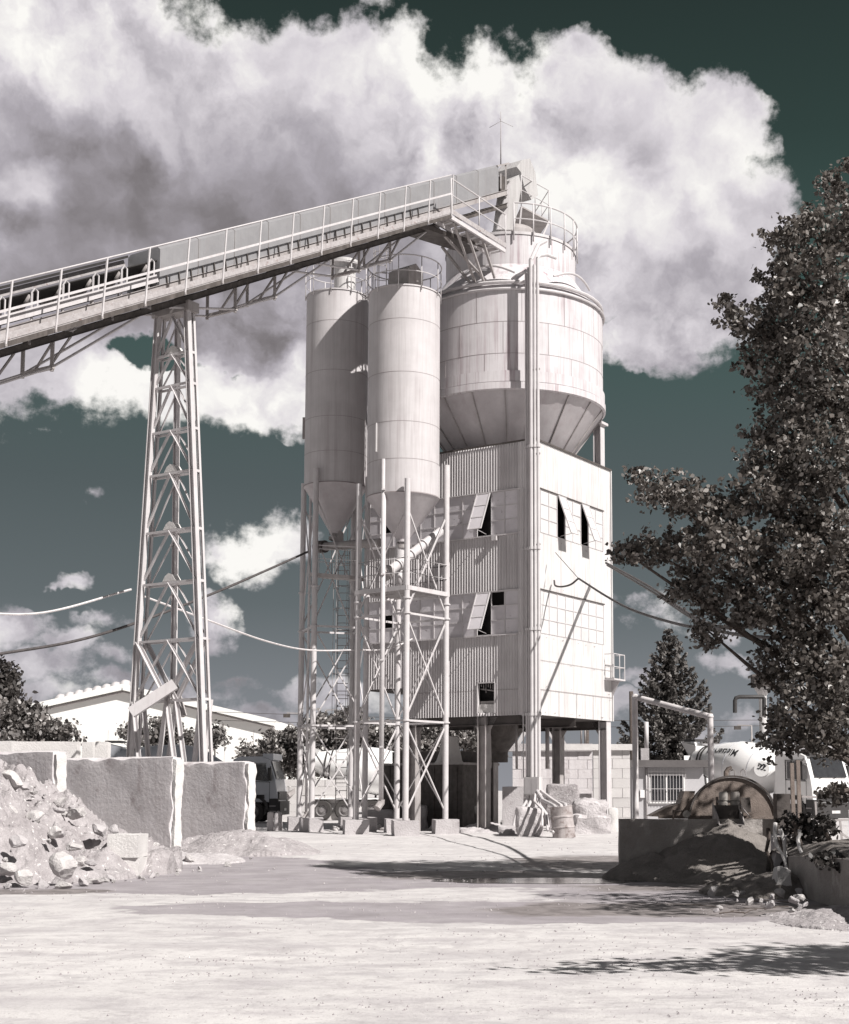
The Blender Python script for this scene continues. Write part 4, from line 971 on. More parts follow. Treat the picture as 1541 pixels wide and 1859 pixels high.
# ------------------------------------------------------------------ conveyor support tower
def tower():
    YT = 40.2
    def leg(pxt, pxb, Yt, Yb, zt_): return Vector((Xat(pxb, Yb), Yb, 0)), Vector((W(pxt, 560, Yt).x, Yt, zt_))
    s0 = onplan(340, 545, CC+CN*.6, CU)[1]
    Yb_ = s0.y
    ztp = Zat(556, Yb_)
    B = leg(339, 380, Yb_, Yb_-.5, ztp)
    A_top = B[1]+DL*1.55; 
    kA = ray(287, 600); ta = (kA[0]/kA[1]*B[1].y-B[1].x)/(DL.x-kA[0]/kA[1]*DL.y)
    A_top = B[1]+DL*ta
    kb = ray(230, 1380); tb = (kb[0]/kb[1]*B[0].y-B[0].x)/(DL.x-kb[0]/kb[1]*DL.y); A_bot = B[0]+DL*tb
    A = (A_bot, A_top)
    off = DR*.24
    root = thing('conveyor_tower', 'tapering white lattice tower carrying the conveyor behind the concrete bay walls', 'tower', (B[0]+A[0])*.5)
    H = ztp
    def at(Lg, z): return Lg[0].lerp(Lg[1], z/H)
    legs = [B, A, (B[0]+off*1.3, B[1]+off), (A[0]+off*1.3, A[1]+off)]
    for i, Lg in enumerate(legs): m = MB(); m.ibeam(Lg[0], Lg[1], .14 if i < 2 else .075, .17 if i < 2 else .075, .022, up=DL); m.build('leg', 'steel_paint', root)
    m = MB(); m.bar(A[1]+off*.5+DL*.18, B[1]+off*.5-DL*.15, .42, .28); m.build('head_beam', 'steel_dull', root)
    ys = [638, 695, 777, 855, 960, 1055, 1160, 1270]
    zs = [Zat(y, Yb_) for y in ys] 
    prev = H-.2
    for zi, z in enumerate(zs):
        for o in (Vector(), off*(1+.6*(1-z/H))):
            a = at(A, z)+o; b = at(B, z)+o; m = MB(); m.bar(a, b, .06, .06); m.build('horizontal_brace', 'steel_paint', root)
            top = (at(A, prev)+at(B, prev))*.5+o
            if zi == 0: top = (A[1]+B[1])*.5+o-Vector((0, 0, .2))
            for e, nm in ((a, 0), (b, 1)): MB().angle(top, e, .058 if o.length < .01 else .036, .013).build('diagonal_brace', 'steel_paint', root)
            if zi == 7:
                mid = (a+b)*.5
                for e in (at(A, prev)+o, at(B, prev)+o): MB().angle(e, mid, .10, .02).build('diagonal_brace', 'steel_paint', root)
        MB().bar(at(A, z), at(A, z)+off*1.2, .07).build('tie_brace', 'steel_paint', root); MB().bar(at(B, z), at(B, z)+off*1.2, .07).build('tie_brace', 'steel_paint', root)
        mid = (at(A, prev)+at(B, prev))*.5
        prev = z
    zl = zs[-1]
    for o in (Vector(), off*1.5):
        a, b = at(A, zl)+o, at(B, zl)+o; mid = (a+b)*.5; q1 = A[0].lerp(B[0], .28)+o; q2 = A[0].lerp(B[0], .75)+o
        for p, q in ((mid, q1), (mid, q2), (b, q2), (a, q1)): MB().angle(p, q, .10, .02).build('diagonal_brace', 'steel_paint', root)
    # gusset plates on top of the braces
    for zi in (3, 4, 0, 5):
        z = zs[zi]; p = (at(A, z)+at(B, z))*.5+Vector((0, 0, .05)); m = MB(); m.prism([p-DL*.26, p-DL*.13+Vector((0, 0, .17)), p+DL*.02+Vector((0, 0, .22)), p+DL*.14+Vector((0, 0, .15)), p+DL*.24], DR*.24); m.build('gusset_plate', 'concrete_pale', root)
    # middle guide column and bent chute plate
    cpx = onplan(318, 700, at(A, H*.9)+off*.8, DL*-1)[1]
    c0 = W(323, 585, Yb_+.6); c1 = W(315, 1235, Yb_+.9)
    MB().ibeam(c0, c1, .13, .13, .02, up=DL).build('guide_column', 'steel_paint', root)
    MB().bar(c1, W(333, 1300, Yb_+.6), .14, .14).build('guide_column_foot', 'steel_dull', root)
    a = W(238, 1294, Yb_-.3); b = W(318, 1242, Yb_-.1)
    MB().bar(a, b, .5, .28).build('chute_plate', 'steel_paint', root)
    # rods of the take-up
    m = MB()
    for px in (300, 306, 312): m.tube([W(px, 1240, Yb_), W(px, 1272, Yb_)], .02, 5)
    m.build('take_up_rods', 'steel_dull', root)
tower()
# ------------------------------------------------------------------ concrete bay walls, rubble, rocks
def bays():
    sx = (DL, DR)
    specs = [((Xat(102, 28.2), 28.2), 4.5, 2.33, 'rough concrete bay wall at the far left, rising out of the rubble heap', .32),
             ((Xat(318, 31.6), 31.6), 5.2, 2.30, 'longest rough concrete bay wall with a pale broken end edge, in the middle of the three', .30),
             ((Xat(450, 35.4), 35.4), 4.2, 2.26, 'rough concrete bay wall nearest the grey truck, with a dirt mound at its foot', .34)]
    for i, (o, L, H, lab, th) in enumerate(specs):
        fr = frame((o[0], o[1], 0), DL, DR)
        mb = roughbox(fr, 0, L, 0, th, -.05, H, .13, .02, 1.3, i+1, True, .12)
        w = solo(mb, 'concrete_bay_wall', 'wall_rubbly', lab, 'wall', 'concrete bay walls', (o[0], o[1], 0))
        # pale broken end face (a crust on the end edge)
        e = roughbox(fr, -.035, .06, .02, th-.03, .02, H-.05, .07, .03, 5.0, i+7, True, .05)
        ORI[w.name] = Vector((o[0], o[1], 0)); e.build('broken_end', 'concrete_pale', w)
        t = MB(fr)
        for k in range(2):
            x = 1.1+k*1.5; t.box(x, x+.008, -.030, .0, .6, H-.4)
        pass
    # paler low blocks and sheets behind
    g = 'pale low blocks behind the bay walls'
    for a, b, top, Y, lab in ((25, 142, 1346, 44, 'pale low concrete block wall showing above the left bay wall'), (150, 170, 1347, 46, 'short bright block between the pale low wall and the bare slab'),
                              (174, 197, 1347, 45, 'pale upright slab left of the lattice tower'), (-40, 22, 1345, 45, 'pale low block cut by the left edge of the photo')):
        x0, x1 = Xat(a, Y), Xat(b, Y); mb = roughbox(None, x0, x1, Y, Y+.4, 0, Zat(top, Y), .3, .03, 1.5, a)
        solo(mb, 'concrete_block', 'concrete_pale', lab, 'concrete block', g)
    # stacked cut blocks at the foot of the rubble
    x0 = Xat(201, 25.2); x1 = Xat(257, 25.2)
    solo(roughbox(None, x0, x1, 25.2, 25.9, .33, .74, .14, .012, 2, 3), 'concrete_block', 'concrete_pale', 'square pale concrete block on top of another at the foot of the rubble heap', 'concrete block', 'cut blocks at the rubble heap')
    solo(roughbox(None, x0+.12, x1+.02, 25.24, 25.9, -.02, .325, .14, .02, 2, 4), 'concrete_block', 'concrete_pale', 'pale concrete block half buried in dirt, under the square one at the rubble heap', 'concrete block', 'cut blocks at the rubble heap')
bays()

def mound(name, mat, lab, cat, cx, cy, rx, ry, H, pw=1.0, amp=.12, seed=0, n=70, clip=None):
    mb = MB(); vs = []; fs = []
    for j in range(n+1):
        for i in range(n+1):
            u = -1+2*i/n; v = -1+2*j/n; r = math.hypot(u, v)
            x = cx+u*rx; y = cy+v*ry
            if clip: x, y = clip(x, y)
            q = Vector((x*1.3+seed, y*1.3, seed))
            base = H*max(0, 1-r*(1+.22*mnoise.noise(q*.8)))**pw
            z = base+(mnoise.noise(q*1.6)*amp+mnoise.noise(q*5)*amp*.4+mnoise.noise(q*13)*amp*.22+mnoise.noise(q*30)*amp*.1)*min(1, max(0, (1.1-r)*2.5))
            if r >= .98: z = -.06
            vs.append((x, y, max(z, -.06)))
    for j in range(n):
        for i in range(n):
            a = j*(n+1)+i; fs.append((a, a+1, a+n+2, a+n+1))
    mb.add(vs, fs, True); o = solo(mb, name, mat, lab, cat, None, (cx, cy, 0)); return o
def height_at(cx, cy, rx, ry, H, pw, x, y):
    r = math.hypot((x-cx)/rx, (y-cy)/ry); return H*max(0, 1-r)**pw
HP = (-10.9, 26.2, 5.0, 5.1, 2.85)
mound('rubble_heap', 'dirt', 'large heap of dirt and broken concrete at the left edge of the yard', 'rubble heap', HP[0], HP[1], HP[2], HP[3], HP[4], 1.05, .34, 3, 230)
mound('dirt_mound', 'dirt', 'low dirt mound against the foot of the bay wall nearest the grey truck', 'dirt mound', -6.3, 34.4, 2.1, 2.2, .62, .8, .10, 8, 80)
mound('dirt_mound', 'dirt_pale', 'low pale dirt spread at the broken end of the middle bay wall', 'dirt mound', -6.9, 30.4, 1.5, 1.6, .22, .8, .08, 12, 60)
mound('dirt_mound', 'dirt_pale', 'pale spilled material around the feet of the silo footings', 'dirt mound', -.3, 51.2, 1.6, 1.6, .35, .8, .1, 15, 50)

ROCKS = []
def rock_mesh(seed, sub=3):
    bm = bmesh.new(); bmesh.ops.create_icosphere(bm, subdivisions=sub, radius=.5)
    rnd = random.Random(seed); sc = Vector((rnd.uniform(.8, 1.3), rnd.uniform(.7, 1.0), rnd.uniform(.55, .85)))
    planes = [(Vector((rnd.gauss(0, 1), rnd.gauss(0, 1), rnd.gauss(0, 1))).normalized(), rnd.uniform(.17, .36)) for _ in range(13)]
    for v in bm.verts:
        p = v.co.copy()
        for nrm, d in planes:
            e = p.dot(nrm)-d
            if e > 0: p -= nrm*e
        p += mnoise.noise_vector(p*3+Vector((seed, 0, 0)))*.035+mnoise.noise_vector(p*11+Vector((seed, 0, 0)))*.02
        v.co = Vector((p.x*sc.x, p.y*sc.y, p.z*sc.z))
    me = bpy.data.meshes.new('rock'); bm.to_mesh(me); bm.free(); me.materials.append(MAT['rock']); return me
RM = [rock_mesh(s) for s in range(9)]
for k_ in (1, 4, 7): RM[k_].materials.clear(); RM[k_].materials.append(MAT['concrete'])
def rock(x, y, z, s, label, group, mat=None, squash=1):
    o = bpy.data.objects.new('rock', random.choice(RM)); COL.objects.link(o)
    o.location = (x, y, z); o.rotation_euler = (random.uniform(-.5, .5), random.uniform(-.5, .5), random.uniform(0, 6.3)); o.scale = (s, s, s*squash)
    tag(o, label, 'rock', group); return o
def rocks():
    g = 'broken concrete chunks on the rubble heap'; g2 = 'stones along the foot of the rubble heap'; g3 = 'rubble by the building'
    big = [(22, 1412, 25.8, .85), (95, 1505, 23.8, .5), (30, 1525, 23.0, .55), (120, 1565, 22.7, .75), (5, 1570, 22.5, .5), (45, 1585, 22.2, .5), (140, 1470, 25.6, .6), (175, 1500, 25.3, .55), (105, 1450, 26.1, .45),
           (60, 1480, 25.0, .5), (75, 1600, 22.1, .38), (110, 1602, 22.1, .36), (150, 1600, 22.6, .42), (205, 1500, 26.0, .4), (130, 1530, 23.8, .4), (160, 1560, 23.4, .38), (20, 1465, 24.6, .4)]
    for i, (px, py, Y, s) in enumerate(big):
        p = W(px, py, Y); rock(p.x, p.y+.1, max(p.z-.06, .04), s*.78, 'large pale broken concrete chunk bedded in the rubble heap at the left', g)
    for i in range(112):
        a = random.uniform(-2.1, .9); r = random.uniform(.25, .98); x = HP[0]+math.cos(a)*HP[2]*r*1.0; y = HP[1]+math.sin(a)*HP[3]*r
        z = height_at(*HP, 1.05, x, y); rock(x, y, z+.02, (.07+.4*random.random()**2.2), 'small pale stone lying on the slope of the rubble heap at the left', 'small stones on the rubble heap')
    for i in range(34):
        a = random.uniform(-1.75, .2); r = random.uniform(.97, 1.07); x = HP[0]+math.cos(a)*HP[2]*r; y = HP[1]+math.sin(a)*HP[3]*r
        rock(x, y, .03, random.uniform(.06, .28), 'pale stone fallen to the ground along the foot of the rubble heap', g2)
    for px, py, s in ((178, 1605, .26), (283, 1562, .3), (312, 1560, .42), (330, 1565, .3), (345, 1568, .36), (414, 1573, .2), (300, 1552, .25), (365, 1582, .08), (500, 1540, .2), (497, 1578, .07), (455, 1560, .1)):
        p = G(px, py); rock(p.x, p.y, s*.2, s, 'loose pale stone on the ground between the rubble heap and the bay walls', 'loose stones by the bay walls')
    for i in range(46):
        px = random.uniform(800, 945); py = random.uniform(1492, 1514); p = G(px, py); s = random.uniform(.12, .5)*(1 if px > 860 else .6)
        rock(p.x, p.y, s*.25, s, 'broken concrete piece in the low rubble between the silo legs and the building', g3)
    for i in range(16):
        p = G(random.uniform(600, 800), random.uniform(1500, 1509)); s = random.uniform(.15, .4); rock(p.x, p.y, s*.2, s, 'small broken piece lying among the silo footings', 'pieces among the silo footings')
    for i in range(26):
        p = G(random.uniform(1290, 1470), random.uniform(1632, 1668)); s = random.uniform(.06, .22); rock(p.x, p.y, s*.4+.05, s, 'small stone in the debris by the shaded sand bay', 'stones in the debris by the sand bay')
    for i in range(26):
        p = G(random.uniform(0, 1541), 1660+180*random.random()**1.3); s = random.uniform(.008, .022); rock(p.x, p.y, s*.3, s, 'tiny pebble on the pale dusty ground in the foreground', 'pebbles on the yard')
rocks()
def chunk(px0, px1, pyt, Y, dep, lab, mat='concrete', seed=1, yaw=True, amp=.06, z0=-.03):
    x0, x1 = Xat(px0, Y), Xat(px1, Y); H = Zat(pyt, Y)
    return solo(roughbox(None, x0, x1, Y, Y+dep, z0, H, .12, amp, 2.2, seed, True, .12), 'concrete_block', mat, lab, 'concrete block')
chunk(938, 985, 1466, 46.3, 1.0, 'crusted concrete base under the near corner column of the building', 'dirt_pale', 5, amp=.08)
chunk(905, 940, 1500, 47.8, .8, 'low crumbled concrete lump left of the near corner base', 'concrete', 6)
chunk(1042, 1100, 1452, 49.6, 1.3, 'tall crusted mass of spilled concrete around the right rear column', 'dirt_pale', 7, amp=.12)
chunk(1040, 1108, 1480, 48.9, .9, 'lower crusted ledge of spilled concrete at the right rear column', 'dirt_pale', 8, amp=.1)
chunk(992, 1050, 1424, 52.0, .8, 'dark crusted concrete block behind the barrel', 'dirt', 9, amp=.05)
chunk(1104, 1121, 1466, 52.0, .4, 'narrow bright slab standing at the end of the block wall', 'concrete_pale', 10, amp=.01)
chunk(862, 888, 1462, 51.5, .8, 'black tarry lump at the foot of the middle column', 'rubber', 11, amp=.06)
chunk(606, 640, 1499, 52.6, .7, 'flat concrete slab lying behind the left footings', 'concrete', 12, amp=.02)
chunk(665, 715, 1470, 54.5, .9, 'low grey concrete block behind the nearer silo legs', 'concrete', 13, amp=.02)
chunk(742, 775, 1462, 54.5, .9, 'crumbled concrete pier under the left end column of the building', 'concrete', 14, amp=.08)
chunk(488, 499, 1474, 52.0, .2, 'short worn concrete bollard by the grey truck', 'concrete', 15, amp=.02)
chunk(500, 514, 1472, 52.4, .25, 'leaning worn bollard just right of the short one by the grey truck', 'concrete', 16, amp=.03)

def barrel():
    p = G(1024, 1521); r = thing('barrel', 'dented old steel barrel with ribs, standing by the near corner of the building', 'barrel', p)
    R_ = .36; H = 1.0; M = Matrix.Rotation(math.radians(-5), 3, 'Y')
    m = MB(); m.lathe([(R_*.985, 0), (R_, .03), (R_, .3), (R_+.022, .32), (R_+.022, .35), (R_, .37), (R_, .64), (R_+.022, .66), (R_+.022, .69), (R_, .71), (R_, .97), (R_+.015, .99), (R_+.015, 1.01), (R_-.03, 1.01), (R_-.03, .5)], p, 36, M)
    m.v = [tuple(Vector(v)+mnoise.noise_vector(Vector(v)*2.5)*.035) for v in m.v]; m.build('shell', 'barrel', r)
    m = MB(); m.disc(R_-.02, p+Vector((-.05, 0, .72)), 36, M); m.build('contents', 'dirt', r)
    q = thing('hose', 'thick bent hoses running from the junction box into the barrel', 'hose', W(970, 1440, 46.5))
    for i, (a, b, c_, d) in enumerate((((975, 1436), (985, 1452), (1005, 1462), (1018, 1478)), ((982, 1436), (1000, 1450), (1018, 1462), (1024, 1480)), ((1003, 1458), (1015, 1456), (1026, 1460), (1030, 1474)), ((972, 1440), (970, 1455), (985, 1470), (984, 1500)), ((978, 1440), (978, 1460), (992, 1480), (994, 1508)), ((996, 1466), (1004, 1470), (1008, 1480), (1004, 1512)))):
        m = MB(); m.tube([W(*a, 46.9), W(*b, 46.2), W(*c_, 45.4), W(*d, 44.7)], .06 if i < 3 else .04, 8); m.build('hose_length', 'cable_pale' if i % 2 else 'steel_paint', q)
barrel()

# walls, tank and machinery below and behind the building
def underbuilding():
    # block wall right of and behind the building
    YW = 57.5
    m = MB(); o = Vector((Xat(1076, YW), YW, 0)); blockwall(m, o, (1, 0, 0), (0, 1, 0), Xat(1143, YW)-o.x, Zat(1362, YW), .8, .4)
    w = solo(m, 'block_wall', 'concrete_block', 'sunlit pale block wall to the right of the building with a cap slab', 'wall', None, o); ORI[w.name] = o
    m = MB(); m.box(o.x-2.5, Xat(1148, YW), YW-.15, YW+.6, Zat(1362, YW)+.002, Zat(1351, YW)); m.build('cap_slab', 'concrete_pale', w)
    m = MB(); a = Vector((Xat(1076, YW), YW+.0, 0)); 
    o = Vector((Xat(930, 59.5), 59.5, 0)); m = MB(); blockwall(m, o, (1, 0, 0), (0, 1, 0), Xat(1075, 59.5)-o.x, Zat(1364, 59.5), .8, .4)
    w = solo(m, 'block_wall', 'wall_rubbly', 'shaded dark block wall seen through the columns beneath the building', 'wall', None, o); ORI[w.name] = o
    m = MB(); m.box(o.x-1.2, Xat(1075, 59.5), 59.35, 60.1, Zat(1364, 59.5)+.002, Zat(1350, 59.5)); m.build('cap_slab', 'concrete', w)
    # low walls and pedestals
    m = roughbox(None, Xat(912, 53), Xat(950, 53), 53, 54.2, 0, Zat(1428, 53), .3, .02, 2, 3); solo(m, 'concrete_pedestal', 'concrete', 'low vertical-grooved concrete pedestal left of the near corner column', 'pedestal')
    # dark tank
    a = Vector((Xat(840, 55), 55, 0)); fr = frame(a, DL, DR); H = Zat(1388, 55)
    r = thing('water_tank', 'large dark steel tank standing under the left end of the building', 'tank', a)
    MB(fr).box(0, 4.0, 0, 2.6, 0, H).build('tank_body', 'dark_steel', r); m = MB(fr); m.box(-.06, 4.06, -.06, 2.66, H, H+.09); m.build('tank_rim', 'steel_dull', r)
    m = MB(fr); m.box(.5, 3.6, .2, 2.2, H+.09, H+.55); m.build('tank_cover', 'dark_steel', r)
    m = MB(fr)
    for i in range(4): m.box(.25+i*1.1, .33+i*1.1, -.03, -.002, .1, H-.05)
    m.build('tank_stiffeners', 'dark_steel', r)
    c = W(816, 1382, 54.2); m = MB()
    prof = [(.0, 0), (.62, 0), (.5, .12), (.38, .45), (.34, .8), (.36, 1.05), (.0, 1.06)]
    m.lathe([(max(r_, .0001), z_) for r_, z_ in prof], (c.x, c.y, Zat(1386, 54.2)), 26); m.v = [tuple(Vector(v)+mnoise.noise_vector(Vector(v)*2.0)*.06) for v in m.v]
    solo(m, 'covered_bag', 'concrete_pale', 'pale bulk bag standing upright on the rim of the dark tank', 'bag', None)
    # block wall behind left silo legs
    Y = 70; o = Vector((Xat(505, Y), Y, 0)); m = MB(); blockwall(m, o, (1, 0, 0), (0, 1, 0), Xat(640, Y)-o.x, Zat(1415, Y), 1.2, .42, .012, .5, .03)
    solo(m, 'block_wall', 'concrete_block', 'low wall of large stacked blocks behind the shaded silo legs', 'wall', None, o)
    # steel truss behind, seen through gap
    r = thing('scaffold', 'pale slanting steel struts behind the block wall below the building', 'frame', W(1000, 1350, 64))
    for a, b in (((985, 1310), (1012, 1352)), ((998, 1306), (1025, 1352)), ((940, 1352), (965, 1305))): MB().bar(W(*a, 64), W(*b, 64), .18, .18).build('strut', 'steel_paint', r)
    for px in (1055, 1062): 
        p = W(px, 1352, 66); q = W(px, 1300+random.uniform(0, 15), 66); m = MB(); m.tube([p, q], .05, 6); solo(m, 'pipe_post', 'steel_dull', 'thin post rising behind the block wall, seen below the building' if px == 1055 else 'thin post with the lower top rising behind the block wall', 'post')
underbuilding()

# ------------------------------------------------------------------ mixer trucks
def mixer_truck(label, loc, ang, body, dark, drum_mat, group='concrete mixer trucks', text=False):
    r = thing('mixer_truck', label, 'truck', loc, group); a = math.radians(ang)
    fr = frame(loc, (math.cos(a), math.sin(a), 0), (-math.sin(a), math.cos(a), 0))
    def mb(): return MB(fr)
    # cab body (x 2.2..4.35, width 2.4)
    prof = [(2.25, .95), (2.25, 2.95), (2.6, 3.08), (3.6, 3.08), (3.95, 2.95), (4.22, 2.1), (4.32, 1.55), (4.36, .95)]
    m = mb(); n = len(prof); rings = []
    for y, k in ((-1.2, .0), (-1.16, 1), (1.16, 1), (1.2, 0)):
        rings.append([(x+(.04 if 0 else 0), y, z) if k else (3.3+(x-3.3)*.97, y, 2+(z-2)*.975) for x, z in prof])
    vs = sum(rings, []); fs = [tuple(range(n))[::-1], tuple(range(3*n, 4*n))]
    for q in range(3): fs += [(q*n+i, q*n+(i+1) % n, (q+1)*n+(i+1) % n, (q+1)*n+i) for i in range(n)]
    m.add(vs, fs); cab = m.build('cab', body, r)
    # windscreen, side windows
    m = mb(); m.add([(4.26, -1.0, 2.05), (4.26, 1.0, 2.05), (4.0, .96, 2.88), (4.0, -.96, 2.88)], [(0, 1, 2, 3)]); m.v = [tuple(Vector(v)+Vector((math.cos(a), math.sin(a), 0))*.03) for v in m.v]; m.build('windscreen', 'truck_glass', cab)
    for sg in (-1, 1):
        m = mb(); y = sg*1.215; m.add([(2.95, y, 2.0), (3.95, y, 1.92), (3.78, y, 2.72), (2.95, y, 2.72)], [(0, 1, 2, 3)]); m.build('side_window', 'truck_glass', cab)
        m = mb(); m.bar((2.88, y, 1.95), (2.88, y, 2.78), .05, .02); m.bar((2.88, y, 2.76), (3.82, y, 2.76), .05, .02); m.bar((2.88, y, 1.95), (4.0, y, 1.88), .05, .02); m.bar((3.2, y, 1.95), (3.2, y, 2.75), .04, .02); m.build('window_frame', dark, cab)
        m = mb(); m.box(2.86, 2.875, sg*1.206 if sg > 0 else -1.212, 1.212 if sg > 0 else sg*1.206, 1.05, 1.95); m.box(3.98, 3.995, sg*1.206 if sg > 0 else -1.212, 1.212 if sg > 0 else sg*1.206, 1.05, 1.9); m.build('door_gap', dark, cab)
        m = mb(); m.box(3.0, 3.14, sg*1.205-.012, sg*1.205+.012, 1.52, 1.62); m.build('door_handle', dark, cab)
        m = mb(); m.box(3.95, 4.1, sg*1.42-.13, sg*1.42+.13, 1.95, 2.55); m.tube([(4.05, sg*1.18, 2.6), (4.05, sg*1.42, 2.6), (4.05, sg*1.42, 2.5)], .02, 6); m.build('mirror', dark, r)
        m = mb(); m.lathe([(.0001, 0), (.13, 0), (.15, -.05)], (0, 0, 0), 18, Matrix.Rotation(math.radians(90), 3, 'Y')); m.v = [tuple(fr(Vector((4.42, sg*.88, .78)))+(Vector(v)-fr(Vector((0, 0, 0))))) for v in m.v]; m.build('headlight', 'lamp_glass', r)
        # arch and steps
        m = mb(); y0, y1 = sorted((sg*1.05, sg*1.24)); pts = []
        m.box(2.35, 2.55, y0, y1, .55, 1.1); m.box(2.55, 3.75, y0, y1, 1.12, 1.3)
        m.box(3.98, 4.40, y0, y1, .35, 1.12)
        for k in range(9):
            t0 = math.radians(180*k/9); t1 = math.radians(180*(k+1)/9)
            P_ = [(3.2+.64*math.cos(t0), .55+.64*math.sin(t0)), (3.2+.64*math.cos(t1), .55+.64*math.sin(t1)), (3.2+.78*math.cos(t1), .55+.78*math.sin(t1)), (3.2+.78*math.cos(t0), .55+.78*math.sin(t0))]
            m.prism([(x, y0, z) for x, z in P_], Vector((0, y1-y0, 0))) if False else m.add([(x, yy, z) for yy in (y0, y1) for x, z in P_], [(0, 1, 2, 3), (4, 7, 6, 5), (0, 4, 5, 1), (2, 6, 7, 3), (1, 5, 6, 2), (0, 3, 7, 4)])
        m.build('wheel_arch', dark, r)
        m = mb(); m.box(4.0, 4.3, sg*1.25-.015, sg*1.25+.015, .5, .55); m.box(4.0, 4.3, sg*1.25-.015, sg*1.25+.015, .75, .8); m.build('step', 'rim_metal', r)
    m = mb(); m.box(4.35, 4.5, -1.2, 1.2, .35, 1.0); bp = m.build('bumper', dark, r)
    m = mb(); m.box(4.505, 4.52, -.26, .26, .55, .67); m.build('number_plate', 'facade_white', bp)
    m = mb(); m.box(4.372, 4.40, -1.0, 1.0, 1.05, 1.45)
    m.build('grille', dark, r)
    m = mb(); m.box(3.62, 4.12, -1.1, 1.1, 2.93, 3.22); v_ = m.build('sun_visor', 'truck_dark' if text else body, cab)
    m = mb()
    m.tube([(4.28, -.7, 2.02), (4.2, .1, 2.2)], .018, 5); m.tube([(4.28, .2, 2.02), (4.2, .9, 2.2)], .018, 5); m.build('wiper', 'rubber', cab)
    # chassis
    m = mb(); m.box(-4.0, 2.6, -.45, -.3, .75, 1.02); m.box(-4.0, 2.6, .3, .45, .75, 1.02)
    for x in (-3.8, -1.5, 1.4): m.box(x, x+.15, -.3, .3, .78, 1.0)
    m.build('chassis', dark, r)
    m = mb(); m.box(-3.6, 2.1, -1.2, -.5, 1.06, 1.12); m.box(-3.6, 2.1, .5, 1.2, 1.06, 1.12); m.box(1.1, 2.1, -1.2, 1.2, .7, 1.05); m.build('mudguard', body, r)
    m = mb(); m.prism([(1.5, -.6, 1.05), (2.0, -.6, 1.05), (2.0, -.6, 2.5), (1.7, -.6, 2.5)], Vector((0, 0, 0)))
    m = mb(); m.add([(x, y, z) for y in (-.55, .55) for x, z in ((1.5, 1.06), (2.05, 1.06), (2.05, 2.45), (1.75, 2.45))], [(0, 1, 2, 3), (4, 7, 6, 5), (0, 4, 5, 1), (1, 5, 6, 2), (2, 6, 7, 3), (3, 7, 4, 0)]); m.build('drum_bearing', body, r)
    for ya, yb in ((-.6, -.5), (.5, .6)):
        m = mb(); m.add([(x, y, z) for y in (ya, yb) for x, z in ((-3.6, 1.06), (-2.4, 1.06), (-2.9, 2.1), (-3.2, 2.1))], [(0, 1, 2, 3), (4, 7, 6, 5), (0, 4, 5, 1), (1, 5, 6, 2), (2, 6, 7, 3), (3, 7, 4, 0)]); m.build('rear_frame', body, r)
    # wheels
    def wheel(x, y):
        M = Matrix.Rotation(math.radians(90), 3, 'X'); out = -1 if y < 0 else 1
        def at(m): m.v = [tuple(fr(Vector((x, y, .52)))+(Vector(v)-fr(Vector((0, 0, 0))))) for v in m.v]; return m
        m = MB(fr); m.lathe([(.30, -.15), (.46, -.16), (.51, -.12), (.52, -.04), (.52, .04), (.51, .12), (.46, .16), (.30, .15)], (0, 0, 0), 36, M)
        w = at(m).build('wheel', 'tyre', r)
        m = MB(fr); s_ = -out
        m.lathe([(.31, .14*s_), (.30, .10*s_), (.22, .03*s_), (.13, .05*s_), (.12, .13*s_), (.0001, .14*s_)], (0, 0, 0), 30, M)
        for k in range(10):
            th = 2*math.pi*k/10; p = M @ Vector((.18*math.cos(th), .18*math.sin(th), .06*s_)); q = M @ Vector((.18*math.cos(th), .18*math.sin(th), .09*s_)); m.tube([p, q], .018, 6)
        at(m).build('rim', 'rim_metal', w)
    for x in (3.2, -.6, -1.95, -3.1)[:4]:
        for y in (-1.0, 1.0): wheel(x, y)
    # drum along a tilted axis
    p0 = Vector((-3.55, 0, 2.95)); p1 = Vector((1.75, 0, 2.12)); ax = (p1-p0); L = ax.length; ax.normalize()
    q = Vector((0, 0, 1)).rotation_difference(ax).to_matrix()
    dp = [(.50, 0), (.53, .12), (.98, 1.75), (1.17, 2.7), (1.20, 3.3), (1.10, 4.1), (.70, 5.0), (.45, L), (.0001, L)]
    m = mb(); m.lathe(dp, p0, 56, q); d = m.build('drum', drum_mat, r)
    for (rr, z) in ((.66, .55), (.74, .82)): m = mb(); m.lathe([(rr, z-.03), (rr+.035, z-.03), (rr+.035, z+.03), (rr, z+.03)], p0, 48, q); m.build('drum_band', 'rubber', d)
    for (rr, z) in ((1.005, 1.75), (1.175, 2.7), (1.105, 4.1)): m = mb(); m.lathe([(rr, z-.01), (rr+.008, z-.01), (rr+.008, z+.01), (rr, z+.01)], p0, 48, q); m.build('drum_seam', 'truck_grey', d)
    # hopper and chutes at the rear
    m = mb(); m.add([(-3.3, -.42, 3.55), (-3.3, .42, 3.55), (-4.2, .5, 3.75), (-4.2, -.5, 3.75), (-3.5, -.25, 3.0), (-3.5, .25, 3.0), (-3.85, .25, 3.0), (-3.85, -.25, 3.0)], [(0, 1, 5, 4), (1, 2, 6, 5), (2, 3, 7, 6), (3, 0, 4, 7), (4, 5, 6, 7)]); m.build('hopper', body, r)
    m = mb(); m.box(-4.1, -3.35, -.4, .4, 3.76, 3.86); m.build('hopper_lip', 'truck_dark', r)
    m = mb(); m.bar((-3.7, -.1, 2.9), (-4.15, -.2, 1.9), .6, .35); m.bar((-3.75, .55, 3.1), (-3.6, .62, 1.1), .3, .08); m.bar((-3.75, -.55, 3.1), (-3.6, -.62, 1.1), .3, .08); m.build('upper_chute', body, r)
